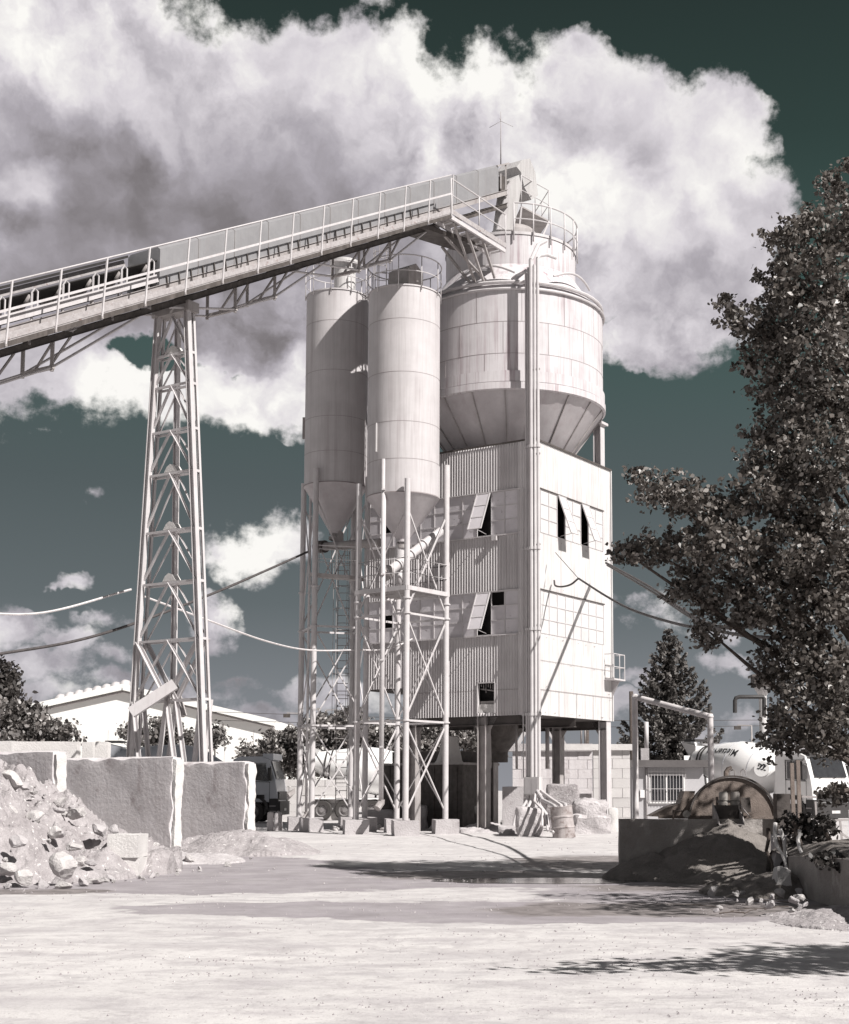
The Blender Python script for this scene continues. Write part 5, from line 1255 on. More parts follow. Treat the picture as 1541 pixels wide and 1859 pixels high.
    m = mb(); m.bar((-4.1, -.2, 1.95), (-4.9, -.9, 1.25), .5, .2); m.build('folding_chute', 'steel_dull', r)
    m = mb(); m.tube([(-3.9, 1.1, 1.1), (-3.9, 1.1, 3.2)], .025, 6); m.tube([(-4.2, 1.1, 1.1), (-4.2, 1.1, 3.2)], .025, 6)
    for k in range(7): m.tube([(-3.9, 1.1, 1.3+.28*k), (-4.2, 1.1, 1.3+.28*k)], .018, 5)
    m.build('access_ladder', 'steel_dull', r)
    return r, fr, d, v_, (p0, q, dp)
mixer_truck('grey mixer truck parked behind the bay walls, its dark-trimmed cab showing past their right end', Vector((Xat(519, 66.5)-4.45, 66.5, 0)), -2, 'truck_grey', 'truck_dark', 'truck_grey')
mixer_truck('white mixer truck half hidden behind the cement silo legs', Vector((Xat(700, 71), 71, 0)), 2, 'truck_white', 'truck_dark', 'truck_white')
T3 = mixer_truck('white mixer truck with lettered drum parked behind the half-round tank at the right', Vector((11.5, 61.8, 0)), -54, 'truck_white', 'truck_dark', 'truck_white', text=True)

def text_mesh(body, size):
    cu = bpy.data.curves.new('lettering', 'FONT'); cu.body = body; cu.size = size; cu.align_x = 'CENTER'; cu.align_y = 'CENTER'; cu.offset = .012*size; cu.resolution_u = 3
    ob = bpy.data.objects.new('tmp_text', cu); COL.objects.link(ob); bpy.context.view_layer.update()
    me = ob.to_mesh(); vs = [v.co.copy() for v in me.vertices]; fs = [tuple(p.vertices) for p in me.polygons]
    ob.to_mesh_clear(); bpy.data.objects.remove(ob); bpy.data.curves.remove(cu); return vs, fs
def lettering():
    r, fr, d, vis, (p0, q, dp) = T3
    def rad(z):
        for (a, za), (b, zb_) in zip(dp, dp[1:]):
            if za <= z <= zb_: return a+(b-a)*(z-za)/(zb_-za)
        return .5
    # upside-down word wrapped round the drum: reading direction runs towards the rear
    vs, fs = text_mesh('Mietservice', .50); m = MB(fr)
    a = math.radians(-54); tocam = Vector((-11.5, -61.8, 0)).normalized(); tl = Vector((tocam.x*math.cos(a)+tocam.y*math.sin(a), -tocam.x*math.sin(a)+tocam.y*math.cos(a), 0))
    qi = q.transposed(); tloc = qi @ tl; th0 = math.atan2(tloc.y, tloc.x); up = qi @ Vector((0, 0, 1)); thu = math.atan2(up.y, up.x)
    dth = (thu-th0+math.pi) % (2*math.pi)-math.pi; sg = 1 if dth > 0 else -1
    out = []
    for v in vs:
        z = 2.25-v.x*.95; R_ = rad(z)+.012; th = th0+sg*(math.radians(29)-(v.y)/R_*1.0); out.append(q @ Vector((R_*math.cos(th), R_*math.sin(th), z))+p0)
    m.add(out, fs); m.build('lettering', 'lettering', d)
    # round plate with striped emblem near the big end
    m = MB(fr); zc = 4.75; Rr = rad(zc)+.04; th = th0+sg*math.radians(6); cpt = q @ Vector((Rr*math.cos(th), Rr*math.sin(th), zc))+p0
    nrm = (q @ Vector((math.cos(th), math.sin(th), .45))).normalized(); Mx = Vector((0, 0, 1)).rotation_difference(nrm).to_matrix()
    m.disc(.34, cpt+nrm*.05, 30, Mx); m.lathe([(.34, -.12), (.34, .0)], cpt+nrm*.05, 30, Mx); e = m.build('emblem_plate', 'truck_white', d)
    m = MB(fr); ux = (q @ Vector((0, 0, 1))); ux = (ux-nrm*ux.dot(nrm)).normalized(); uy = nrm.cross(ux); 
    if uy.z < 0: uy = -uy
    c = cpt+nrm*.06
    for i, (x, y, w) in enumerate(((-.2, .16, .13), (-.0, .18, .12), (-.2, .08, .07), (-.2, -.05, .12), (-.04, -.05, .1), (.1, -.05, .1))): m.add([c+ux*(x+dx*w)+uy*(y+dy) for dx, dy in ((0, 0), (1, .0), (1, .05), (0, .05))], [(0, 1, 2, 3)])
    for x in (-.08, .06): m.add([c+ux*x+uy*.19, c+ux*(x+.13)+uy*.19, c+ux*(x+.02)+uy*(.0), c+ux*(x-.03)+uy*(.0)], [(0, 1, 2, 3)])
    m.build('emblem', 'lettering', e)
    vs, fs = text_mesh('u.Trucks. T', .27); m = MB(fr); m.add([(4.125, v.x, 3.07+v.y) for v in vs], fs); m.build('lettering', 'facade_white', vis)
lettering()

# ------------------------------------------------------------------ sand bay with half drum at the right
def sandbay():
    x0 = Xat(1123, 25.2); x1 = Xat(1406, 25.2); H = Zat(1487, 25.2)
    m = roughbox(None, x0, x1, 25.2, 25.5, -.03, H, .14, .012, 1.6, 4)
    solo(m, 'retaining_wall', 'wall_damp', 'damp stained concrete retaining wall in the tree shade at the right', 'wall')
    # half-round steel drum end
    c = Vector((Xat(1328, 26), 26, H-.02)); R_ = 79/2534*26
    r = thing('half_drum', 'rusty half-round steel drum of the washing plant standing on the retaining wall', 'washing drum', c)
    def half(rr, y, n=28): return [Vector((c.x+rr*math.cos(math.pi*k/n), y, c.z+rr*.98*math.sin(math.pi*k/n))) for k in range(n+1)]
    m = MB(); a = half(R_-.02, 26.03); b = half(R_-.02, 26.5); n = len(a); m.add(a+b, [tuple(range(n))]+[(i, i+1, n+i+1, n+i) for i in range(n-1)]+[tuple(range(n, 2*n))[::-1]]); m.build('drum_shell', 'rust_steel', r)
    m = MB(); a = half(R_+.02, 25.98); b = half(R_-.012, 25.98); a2 = half(R_+.02, 26.08); b2 = half(R_-.012, 26.06)
    m.add(a+b+a2+b2, [(i, i+1, n+i+1, n+i) for i in range(n-1)]+[(i, 2*n+i, 2*n+i+1, i+1) for i in range(n-1)]+[(n+i, n+i+1, 3*n+i+1, 3*n+i) for i in range(n-1)]); m.build('drum_rim', 'dark_steel', r)
    MB().bar((c.x-R_, 25.97, c.z+.03), (c.x+R_, 25.97, c.z+.03), .07, .05).build('base_bar', 'rust_steel', r)
    for px in (1329, 1349): 
        p = W(px, 1408, 26.3); m = MB(); m.tube([p+Vector((-.045, 0, 0)), p+Vector((-.045, 0, .09)), p+Vector((0, 0, .125)), p+Vector((.045, 0, .09)), p+Vector((.045, 0, 0))], .009, 6); m.build('lifting_loop', 'steel_dull', r)
    p = W(1318, 1409, 26.6); m = MB(); m.tube([p, p+Vector((0, 0, .07)), p+Vector((.04, 0, .13)), p+Vector((.11, 0, .15))], .05, 10); m.build('elbow_pipe', 'rust_steel', r)
    # trough to the left of it
    m = MB(); pts = [W(1180, 1482, 26.2), W(1210, 1466, 26.2), W(1235, 1458, 26.2), W(1243, 1436, 26.2), W(1262, 1436, 26.2), W(1252, 1484, 26.2)]; m.prism(pts, (0, .7, 0)); m.build('wash_trough', 'rust_steel', r)
    m = MB(); m.bar(W(1195, 1483, 25.9), W(1405, 1484, 25.9), .06, .06); m.tube([W(1222, 1470, 25.8), W(1222, 1490, 25.8)], .02, 6); m.tube([W(1222, 1472, 25.8), W(1250, 1472, 25.8)], .02, 6); m.build('support_rail', 'rust_steel', r)
    m = MB(); m.tube([W(1246, 1478, 25.7), W(1246, 1478, 25.95)], .07, 14); m.build('roller', 'motor_grey', r)
    # vibrating motors and chute in front
    r2 = thing('vibrating_chute', 'steel outlet chute with four small round motors in front of the half drum', 'chute', W(1323, 1485, 25.6))
    for px in (1313, 1334):
        for py in (1446, 1463):
            p = W(px, py, 25.65); m = MB(); m.tube([p+Vector((0, 0, -.07)), p+Vector((0, 0, .07))], .085, 18); m.tube([p+Vector((0, 0, .07)), p+Vector((0, 0, .09))], .07, 18); m.build('motor', 'motor_grey', r2)
    a = W(1302, 1447, 25.7); b = W(1343, 1447, 25.7); zl = Zat(1497, 25.5)
    for q in (a, b): m = MB(); m.bar((q.x, 25.75, q.z), (q.x, 25.7, q.z-.38), .035, .1); m.build('side_bracket', 'rust_steel', r2)
    m = MB(); m.bar(W(1302, 1455, 25.7), W(1343, 1455, 25.7), .05, .05); m.build('cross_bar', 'steel_dull', r2)
    q = [(W(1299, 1470, 25.3).x, W(1345, 1470, 25.3).x)]
    xa, xb = q[0]; za = Zat(1462, 25.3); zb_ = Zat(1498, 25.0)
    m = MB(); m.box(xa, xb, 24.95, 25.6, zb_, zb_+.02); 
    for x in (xa, xb-.015): m.add([(x+dx, y, z) for dx in (0, .015) for y, z in ((24.95, zb_+.001), (25.7, zb_+.001), (25.7, za+.05), (25.05, zb_+.14))], [(0, 1, 2, 3), (4, 7, 6, 5), (0, 4, 5, 1), (1, 5, 6, 2), (2, 6, 7, 3), (3, 7, 4, 0)])
    m.build('chute_pan', 'steel_dull', r2)
    MB().box(xa+.03, xb-.03, 25.4, 25.75, zb_+.05, za).build('gear_case', 'dark_steel', r2)
    MB().bar(W(1350, 1448, 25.85), W(1352, 1475, 25.85), .2, .2).build('side_case', 'dark_steel', r2); MB().tube([W(1342, 1460, 25.6), W(1362, 1484, 25.6)], .012, 5).build('rod', 'steel_dull', r2)
    # dark upright and stump
    m = MB(); m.box(Xat(1407, 25), Xat(1431, 25), 25, 25.35, 0, Zat(1441, 25)); solo(m, 'steel_post', 'dark_steel', 'broad black upright at the right end of the retaining wall', 'post')
    solo(roughbox(None, Xat(1400, 23), Xat(1424, 23), 23, 23.3, -.03, Zat(1516, 23), .08, .03, 4, 7, True, .05), 'concrete_stump', 'concrete', 'broken upright concrete stump in front of the black upright', 'stump')
    m = mound('sand_heap', 'sand_dark', 'dark wet sand heaped against the retaining wall below the chute', 'sand heap', 4.15, 25.0, 2.0, 1.7, 1.0, 1.05, .10, 21, 90, lambda x, y: (min(x, x1+.1), min(y, 25.32)))
    mound('sand_heap', 'sand_dark', 'small fan of fresh sand in front of the larger dark heap', 'sand heap', 4.35, 23.9, 1.35, 1.0, .42, .9, .04, 25, 70)
    mound('sand_heap', 'sand_dark', 'low dark mud heap at the left foot of the retaining wall', 'sand heap', 2.75, 24.9, .9, .7, .42, .6, .08, 28, 60, lambda x, y: (x, min(y, 25.3)))
    mound('debris_pile', 'sand_dark', 'dark pile of earth and twigs at the corner of the planted bank', 'debris', 4.2, 20.9, 1.2, 1.0, .32, .8, .10, 31, 70)
    mound('debris_pile', 'dirt', 'low ridge of gravelly dirt along the foot of the dark sheet wall', 'debris', 4.6, 16.8, 1.5, 1.6, .14, .8, .07, 33, 70)
    # planted bank with dark sheet wall
    a = Vector((4.42, 21.2, 0)); b = Vector((4.55, 14.6, 0)); d = (b-a); 
    m = MB(); m.add([a, b, b+Vector((0, 0, .78)), a+Vector((0, 0, .55)), a+Vector((.06, 0, 0)), b+Vector((.06, 0, 0)), b+Vector((.06, 0, .78)), a+Vector((.06, 0, .55))], [(0, 1, 2, 3), (4, 7, 6, 5), (0, 3, 7, 4), (1, 5, 6, 2), (2, 6, 7, 3)])
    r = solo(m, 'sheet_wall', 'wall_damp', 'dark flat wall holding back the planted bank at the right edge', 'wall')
    m = MB(); n = 24; vs = []
    for j in range(n+1):
        for i in range(n+1):
            x = 4.5+i/n*9; y = 14.6+j/n*9; z = .62+.12*mnoise.noise(Vector((x, y, 0)))+.06*mnoise.noise(Vector((x*3, y*3, 0)))+(.1 if i else -.1)
            if j == n: z = -.05
            vs.append((x, y, z if i < n else -.05))
    m.add(vs, [(j*(n+1)+i, j*(n+1)+i+1, (j+1)*(n+1)+i+1, (j+1)*(n+1)+i) for j in range(n) for i in range(n)], True); o = m.build('earth_bank', 'sand_dark'); tag(o, kind='structure')
    # roots and torn plastic
    r = thing('roots', 'twisted pale roots hanging over the corner of the planted bank', 'roots', (4.3, 21.4, 0))
    for i in range(7):
        x = 4.25+random.uniform(-.15, .3); y = 21.5+random.uniform(-.4, .3); m = MB(); pts = [Vector((x+.1, y+.1, .85+random.uniform(-.2, .3)))]
        for k in range(5): pts.append(pts[-1]+Vector((random.uniform(-.05, .08), random.uniform(-.14, .02), -random.uniform(.12, .22))))
        m.tube(pts, [.035-.004*k for k in range(6)], 7); m.build('root', 'concrete_pale' if i % 3 == 0 else 'bark', r)
    for i in range(7):
        a = G(random.uniform(1270, 1500), random.uniform(1630, 1676)); th = random.uniform(0, 3.1); L_ = random.uniform(.2, .7); m = MB()
        m.tube([a+Vector((0, 0, .03)), a+Vector((math.cos(th)*L_*.5, math.sin(th)*L_*.5, .045)), a+Vector((math.cos(th)*L_, math.sin(th)*L_, .03))], random.uniform(.005, .010), 5)
        solo(m, 'stick', 'bark', 'dry stick lying in the debris at the foot of the planted bank', 'stick', 'sticks in the debris')
    solo(roughbox(None, 4.05, 4.3, 20.3, 20.6, .0, .42, .08, .05, 4, 17, True, .05), 'concrete_block', 'concrete_pale', 'small pale rounded lump on the debris beside the roots', 'concrete block')
sandbay()
def pipe_arch():
    Y = 29.5; p = [W(1152, 1360, Y), W(1152, 1265, Y), W(1289, 1301, Y-1.4), W(1289, 1416, Y-1.4)]
    r = thing('pipe_arch', 'white bent pipe arch with a sloping top bar above the washing plant', 'pipe', (p[0].x, p[0].y, 0))
    p[0] = Vector((p[1].x, p[1].y, 0)); p[3] = Vector((p[2].x, p[2].y, 0))
    for a, b in ((0, 1), (1, 2), (2, 3)): m = MB(); m.tube([p[a], p[b]], .062, 12); m.build('pipe', 'cable_pale', r)
    for q in (p[1], p[2]): m = MB(); m.lathe([(.0001, -.066), (.05, -.06), (.075, 0), (.05, .06), (.0001, .066)], q, 12); m.build('elbow', 'cable_pale', r)
pipe_arch()
def gate():
    r = thing('steel_railing', 'rusty steel posts and rails between the trees in front of the lettered truck', 'railing', (Xat(1440, 31), 31, 0), None)
    for px, t, b in ((1437, 1385, 1515), (1448, 1380, 1520), (1500, 1488, 1545), (1525, 1490, 1530), (1541, 1470, 1530), (1480, 1455, 1530)):
        MB().bar(Vector((Xat(px, 31), 31, 0)), W(px, t, 31), .08 if px < 1460 else .04).build('post', 'steel_dull' if px > 1460 else 'rust_steel', r)
    for a, b in (((1455, 1446), (1500, 1448)), ((1478, 1490), (1545, 1488)), ((1478, 1528), (1560, 1530)), ((1497, 1492), (1560, 1535))): MB().bar(W(*a, 31), W(*b, 31), .045).build('rail', 'steel_dull', r)
gate()

# ------------------------------------------------------------------ far buildings
def far():
    Y = 105
    r = thing('warehouse', 'large white warehouse hall with a low gable roof behind the lattice tower', 'building', (Xat(280, Y), Y, 0))
    pts = [W(20, 1288, Y), W(225, 1243, Y), W(500, 1308, Y)]
    m = MB(); poly = [Vector((pts[0].x, Y, 0))]+pts+[Vector((pts[2].x, Y, 0))]; m.prism(poly, (0, 40, 0)); m.build('wall', 'hall_white', r)
    m = MB()
    for a, b in ((pts[0], pts[1]), (pts[1], pts[2])): m.bar(a+Vector((0, -.25, -.2)), b+Vector((0, -.25, -.2)), .5, .45)
    m.build('fascia', 'hall_white', r)
    m = MB(); m.bar(pts[0]+Vector((0, -.2, -.55)), pts[1]+Vector((0, -.2, -.55)), .3, .06); m.bar(pts[1]+Vector((0, -.2, -.55)), pts[2]+Vector((0, -.2, -.55)), .3, .06); m.build('gutter_line', 'seam_line', r)
    m = MB()
    for k in range(9): x = pts[0].x+3+k*2.2; m.box(x, x+.03, Y-.02, Y-.001, 0, 6)
    m.build('panel_joints', 'steel_paint', r)
    a = pts[0].lerp(pts[1], .30)+Vector((0, 3, .0)); b = pts[0].lerp(pts[1], .97)+Vector((0, 3, .0)); m = MB(); N = 48
    m.tube([a.lerp(b, k/N) for k in range(N+1)], [.62+.16*abs(math.sin(k*math.pi/6)) for k in range(N+1)], 14); m.build('skylight', 'steel_paint', r)
    r = thing('office_shed', 'small flat-roofed grey office with a barred window behind the pipe arch', 'building', (Xat(1200, 61), 61, 0)); Y = 61
    x0, x1 = Xat(1146, Y), Xat(1275, Y); zr_ = Zat(1393, Y); zt_ = Zat(1380, Y)
    wx0, wx1 = Xat(1179, Y), Xat(1238, Y); wz0, wz1 = Zat(1455, Y), Zat(1408, Y)
    MB().box(x0, x1, Y, Y+5, 0, zr_).build('wall', 'office_wall', r); MB().box(x0-.1, x1+.2, Y-.35, Y+5.2, zr_+.002, zt_).build('roof', 'roof_dark', r)
    f = MB(); f.box(wx0-.1, wx1+.1, Y-.06, Y-.003, wz0-.12, wz0-.02); f.box(wx0-.07, wx0, Y-.05, Y-.003, wz0-.02, wz1+.06); f.box(wx1, wx1+.07, Y-.05, Y-.003, wz0-.02, wz1+.06); f.box(wx0, wx1, Y-.05, Y-.003, wz1, wz1+.06); f.box((wx0+wx1)/2-.04, (wx0+wx1)/2+.04, Y-.05, Y-.003, wz0-.02, wz1); f = f.build('window', 'truck_white', r)
    MB().box(wx0+.001, wx1-.001, Y-.02, Y-.004, wz0-.02, wz1-.001).build('pane', 'truck_glass', f)
    m = MB(); n = 13
    for i in range(n): x = wx0-.1+(wx1-wx0+.2)*i/(n-1); m.bar((x, Y-.14, wz0-.05), (x, Y-.14, wz1+.3), .018)
    for z in (wz0+.02, wz0+.55, wz1+.18): m.bar((wx0-.15, Y-.14, z), (wx1+.15, Y-.14, z), .02)
    m.build('window_bars', 'steel_paint', f)
    d = MB(); d.box(Xat(1147, Y)+.02, Xat(1157, Y), Y-.03, Y-.002, 0, Zat(1410, Y)); d.build('door', 'steel_dull', r)
    MB().box(Xat(1160, Y), Xat(1168, Y), Y-.12, Y-.002, Zat(1448, Y), Zat(1434, Y)).build('letter_box', 'truck_white', r)
    MB().tube([(Xat(1172, Y), Y-.07, 0), (Xat(1172, Y), Y-.07, zr_)], .045, 8).build('downpipe', 'steel_paint', r)
    MB().box(Xat(1167, Y), Xat(1182, Y), Y+1, Y+1.5, zt_+.001, Zat(1357, Y)).build('chimney', 'concrete', r)
    MB().tube([(Xat(1173, Y+1.2), Y+1.2, Zat(1357, Y)), (Xat(1173, Y+1.2), Y+1.2, Zat(1308, Y))], .1, 10).build('flue_pipe', 'steel_paint', r)
    # long low roof behind truck
    Y = 76; m = MB(); m.box(Xat(1270, Y), Xat(1640, Y), Y, Y+8, 0, Zat(1350, Y)); r = solo(m, 'low_shed', 'office_wall', 'long low grey shed behind the lettered mixer truck', 'building')
    # filter column with lantern box
    Y = 70; r = thing('filter_column', 'white column with a dark glazed box on top, partly behind the big tree', 'column', (Xat(1385, Y), Y, 0)); x = Xat(1385, Y)
    MB().tube([(x, Y, 0), (x, Y, Zat(1258, Y))], .2, 16).build('shaft', 'facade_white', r)
    m = MB(); m.lathe([(.22, Zat(1262, Y)), (.42, Zat(1250, Y)), (.42, Zat(1247, Y))], (x, Y, 0), 14); m.build('bracket', 'facade_white', r)
    MB().box(x-.5, x+.5, Y-.5, Y+.5, Zat(1247, Y), Zat(1230, Y)).build('lantern_box', 'dark_steel', r); m = MB(); m.box(x-.62, x+.62, Y-.62, Y+.62, Zat(1230, Y)+.001, Zat(1226, Y)); m.build('cap', 'dark_steel', r)
    # black elbow flue
    Y = 66; m = MB(); m.tube([W(1334, 1294, Y), W(1334, 1272, Y), W(1336, 1267, Y), W(1342, 1265, Y), W(1385, 1265, Y), W(1387, 1268, Y), W(1387, 1300, Y)], .1, 10); solo(m, 'bent_flue', 'truck_dark', 'black pipe bent downward beside the white column', 'pipe')
    # lamp posts and masts
    def lamp(px, py, Y, lab, arm=-.6):
        r = thing('street_lamp', lab, 'street lamp', (Xat(px, Y), Y, 0)); t = W(px, py, Y)
        MB().tube([(t.x, Y, 0), t], [.09, .05], 8).build('pole', 'steel_dull', r); MB().bar(t, t+Vector((arm*1.6, 0, .03)), .07).build('arm', 'steel_dull', r)
        MB().box(t.x+arm*1.6-.22, t.x+arm*1.6+.22, Y-.15, Y+.15, t.z-.28, t.z-.03).build('lamp_head', 'dark_steel', r)
    lamp(546, 1295, 95, 'street lamp left of the shaded silo legs'); lamp(591, 1289, 92, 'street lamp seen between the legs of the shaded silo', .5); lamp(1364, 1317, 95, 'thin lamp mast beside the white column')
    for px, top, Y, lab in ((1146, 1255, 80, 'dark wooden mast left of the conifer'), (1065, 1305, 80, 'short mast seen in the gap under the building')):
        m = MB(); m.tube([(Xat(px, Y), Y, 0), (Xat(px, Y), Y, Zat(top, Y))], .12, 8); solo(m, 'mast', 'bark', lab, 'mast')
far()

# ------------------------------------------------------------------ cables
def cable(name, pts, r, mat, lab, sag=0, seg=10):
    P = []; 
    Q = [W(*a) for a in pts]; n = len(Q)
    for j in range(n-1):
        A, B = Q[j], Q[j+1]; A0 = Q[j-1] if j else A*2-B; B1 = Q[j+2] if j+2 < n else B*2-A
        for i in range(seg):
            k = i/seg; c = (A*2 + (B-A0)*k + (A0*2-A*5+B*4-B1)*k*k + (A*3-A0-B*3+B1)*k**3)*.5
            P.append(c-Vector((0, 0, sag*4*k*(1-k))))
    P.append(Q[-1]); m = MB(); m.tube(P, r, 6); solo(m, name, mat, lab, 'cable', None, P[0])
cable('cable', [(-60, 1112, 36), (80, 1112, 38), (238, 1070, 40)], .035, 'cable_pale', 'thick pale wrapped cable from the left edge to the lattice tower')
cable('cable', [(262, 1083, 40), (375, 1125, 42), (480, 1163, 45), (560, 1180, 48), (655, 1180, 49)], .03, 'cable_pale', 'thin pale cable sagging from the lattice tower to the silo legs')
cable('cable', [(655, 1180, 49), (690, 1180, 49.5), (722, 1172, 50), (748, 1160, 51)], .03, 'cable_pale', 'pale cable looped behind the nearer silo legs')
cable('cable', [(-60, 1198, 33), (0, 1187, 34.5), (130, 1165, 37), (240, 1133, 40), (380, 1080, 44), (480, 1037, 48), (558, 1002, 52)], .042, 'cable_dark', 'thick dark cable rising from the left edge to the shaded silo')
cable('cable', [(1100, 1022, 52), (1180, 1066, 44), (1240, 1108, 36), (1290, 1135, 29), (1340, 1137, 25), (1400, 1132, 22.5)], .045, 'cable_dark', 'upper dark cable from the building corner into the big tree')
cable('cable', [(1102, 1026, 52), (1180, 1072, 44), (1240, 1112, 36), (1290, 1140, 29), (1340, 1152, 25), (1400, 1158, 22.5)], .035, 'cable_dark', 'second dark cable just below the upper one, from the building corner into the big tree')
cable('cable', [(1008, 1003, 49.4), (1050, 1050, 48.2)], .012, 'cable_dark', 'thin taut wire anchored high on the white face')
cable('cable', [(1050, 1050, 48.2), (1100, 1082, 43), (1150, 1108, 37), (1240, 1135, 30), (1310, 1140, 25), (1390, 1135, 22.5)], .035, 'cable_dark', 'lower dark cable hanging from the thin wire to the big tree')
cable('cable', [(1050, 1050, 48.2), (1036, 1061, 48.6), (1020, 1065, 49.1), (1008, 1063, 49.6), (1006, 1054, 49.9)], .035, 'cable_dark', 'dark cable loop drooping on the white face of the building')
for i, (ya, yb) in enumerate(((1292, 1296), (1302, 1306), (1370, 1374))):
    cable('overhead_wire', [(380 if i < 2 else 900, ya+12*i % 7, 98), (1500, yb+10, 98)], .02, 'cable_dark', ['upper thin overhead wire far behind the yard', 'lower thin overhead wire far behind the yard', 'lowest thin overhead wire far behind the yard'][i], .3, 4)

# ------------------------------------------------------------------ trees and shrubs
def big_tree():
    YT = 22.0
    r = thing('poplar_tree', 'big dark poplar tree filling the right edge, its leafy limbs reaching over the yard', 'tree', (6.1, 22.6, 0)) 
    bl = [(1530, 330, 35), (1480, 430, 52), (1422, 440, 34), (1412, 500, 34), (1470, 520, 60), (1535, 430, 50), (1420, 580, 42), (1355, 580, 30), (1316, 562, 15), (1480, 620, 70), (1392, 640, 48), (1500, 720, 70), (1400, 700, 36),
          (1432, 775, 40), (1500, 830, 70), (1400, 835, 44), (1450, 900, 66), (1372, 900, 40), (1310, 930, 44), (1245, 905, 38), (1195, 890, 30), (1160, 868, 15), (1135, 1003, 22), (1180, 1000, 34), (1245, 1000, 46),
          (1320, 990, 56), (1420, 1000, 70), (1505, 980, 60), (1240, 1068, 28), (1305, 1075, 44), (1385, 1085, 58), (1480, 1100, 70), (1285, 1145, 26), (1430, 1190, 56), (1510, 1220, 60), (1388, 1228, 20),
          (1455, 1290, 60), (1412, 1340, 30), (1505, 1335, 50), (1505, 1440, 12), (1530, 1438, 16), (1380, 780, 26), (1520, 560, 50)]
    blobs = []; sc = YT/2534
    for px, py, rr in bl:
        Y = YT+random.uniform(-.9, .9); p = W(px, py, Y); R_ = rr*sc; blobs.append((p.x, p.y, p.z, R_*1.12, R_*1.7+.15, R_*1.0))
    extra = []
    for b in blobs:
        for _ in range(5):
            th = random.uniform(0, 6.28); k = random.uniform(.95, 1.3); extra.append((b[0]+math.cos(th)*b[3]*k, b[1]+random.uniform(-.3, .3), b[2]+math.sin(th)*b[5]*k, .10, .1, .08))
    pts = np.concatenate([cluster_points(blobs, 3300, 20, .08), cluster_points(extra, 2600, 16, .06)])
    leaf_mesh('crown', pts, .070, 'leaf_poplar', r, .5, 1.15, .35)
    out = []
    for px, py, rr in [(1640, 420, 90), (1640, 560, 100), (1640, 700, 110), (1640, 850, 110), (1640, 1000, 90), (1780, 500, 110), (1780, 700, 120), (1790, 850, 90), (1560, 1080, 60)]:
        p = W(px, py, YT+random.uniform(-.5, 1.5)); R_ = rr*sc; out.append((p.x, p.y, p.z, R_, R_*1.3, R_))
    leaf_mesh('crown', cluster_points(out, 1000, 24, .2), .12, 'leaf_poplar', r, .5, 1.15, .3)
    top = Vector((6.1, 22.6, 11)); m = MB(); m.tube([(6.1, 22.6, -.1), (6.15, 22.6, 2), (6.0, 22.5, 4.5), (6.1, 22.4, 7.5), (6.0, 22.3, 10.5)], [.26, .21, .17, .12, .05], 12); m.build('trunk', 'bark', r)
    for b in blobs[::1]:
        e = Vector(b[:3]); z0 = max(1.6, e.z-1.2-abs(e.x-6.1)*.35); s = Vector((6.05, 22.5, z0)); mid = s.lerp(e, .5)+Vector((random.uniform(-.15, .15), 0, random.uniform(-.1, .25)))
        m = MB(); m.tube([s, s.lerp(mid, .5)+Vector((0, 0, .1)), mid, mid.lerp(e, .5)+Vector((0, random.uniform(-.1, .1), 0)), e], [.075, .06, .045, .032, .014], 7); m.build('branch', 'bark', r)
big_tree()
def shade_tree():
    # stands just outside the picture on the right; its shadow falls across the foreground
    r = thing('shade_tree', 'leafy tree just outside the right edge of the photo, shading the foreground', 'tree', (9.3, 9.0, 0))
    blobs = [(5.9+dx, 9.3+dy, 4.6+dz, a, b, c) for dx, dy, dz, a, b, c in ((0, 0, 0, .9, .6, .35), (1.2, .1, .5, 1.1, .8, .6), (2.4, -.2, 1.2, 1.3, 1.0, 1.0), (-1.2, .2, -.2, .8, .35, .2), (3.4, -.3, 0, 1.4, 1.2, 1.2), (-2.2, .1, -.35, .8, .25, .12), (.6, .9, .2, .9, .35, .25))]
    leaf_mesh('crown', cluster_points(blobs, 1000, 18, .16), .11, 'leaf_poplar', r, .4, 1.15, .2)
    m = MB(); m.tube([(9.3, 9, -.1), (9.3, 9, 2.6), (8.8, 9.1, 4), (7.5, 9.2, 4.8), (5.6, 9.3, 4.7)], [.22, .18, .12, .07, .03], 10); m.build('trunk', 'bark', r)
shade_tree()
def second_shade_tree():
    r = thing('shade_tree', 'second leafy tree just outside the right edge, standing beside the planted bank', 'tree', (9.4, 16.2, 0))
    blobs = [(5.3, 15.6, 4.6, .9, .45, .22), (6.6, 15.9, 5.0, 1.1, .6, .4), (4.75, 14.9, 4.2, .8, .3, .15), (8.0, 16.1, 5.6, 1.3, 1.0, .9), (6.2, 16.6, 5.9, .9, .4, .25), (5.1, 16.4, 5.3, .8, .3, .15), (9.4, 16.2, 6.6, 1.5, 1.3, 1.3)]
    blobs = [b for b in blobs if b[0]-b[3] > .262*(b[1]+b[4])]+[(b[0]+.7, b[1], b[2], b[3]*.8, b[4], b[5]) for b in blobs if b[0]-b[3] <= .262*(b[1]+b[4])]
    leaf_mesh('crown', cluster_points(blobs, 1000, 18, .13), .10, 'leaf_poplar', r, .4, 1.15, .2)
    m = MB(); m.tube([(9.4, 16.2, -.1), (9.4, 16.2, 3), (8.8, 16.1, 4.6), (7.4, 15.9, 5.2), (6.0, 15.7, 4.8)], [.24, .19, .12, .06, .02], 10); m.build('trunk', 'bark', r)
second_shade_tree()
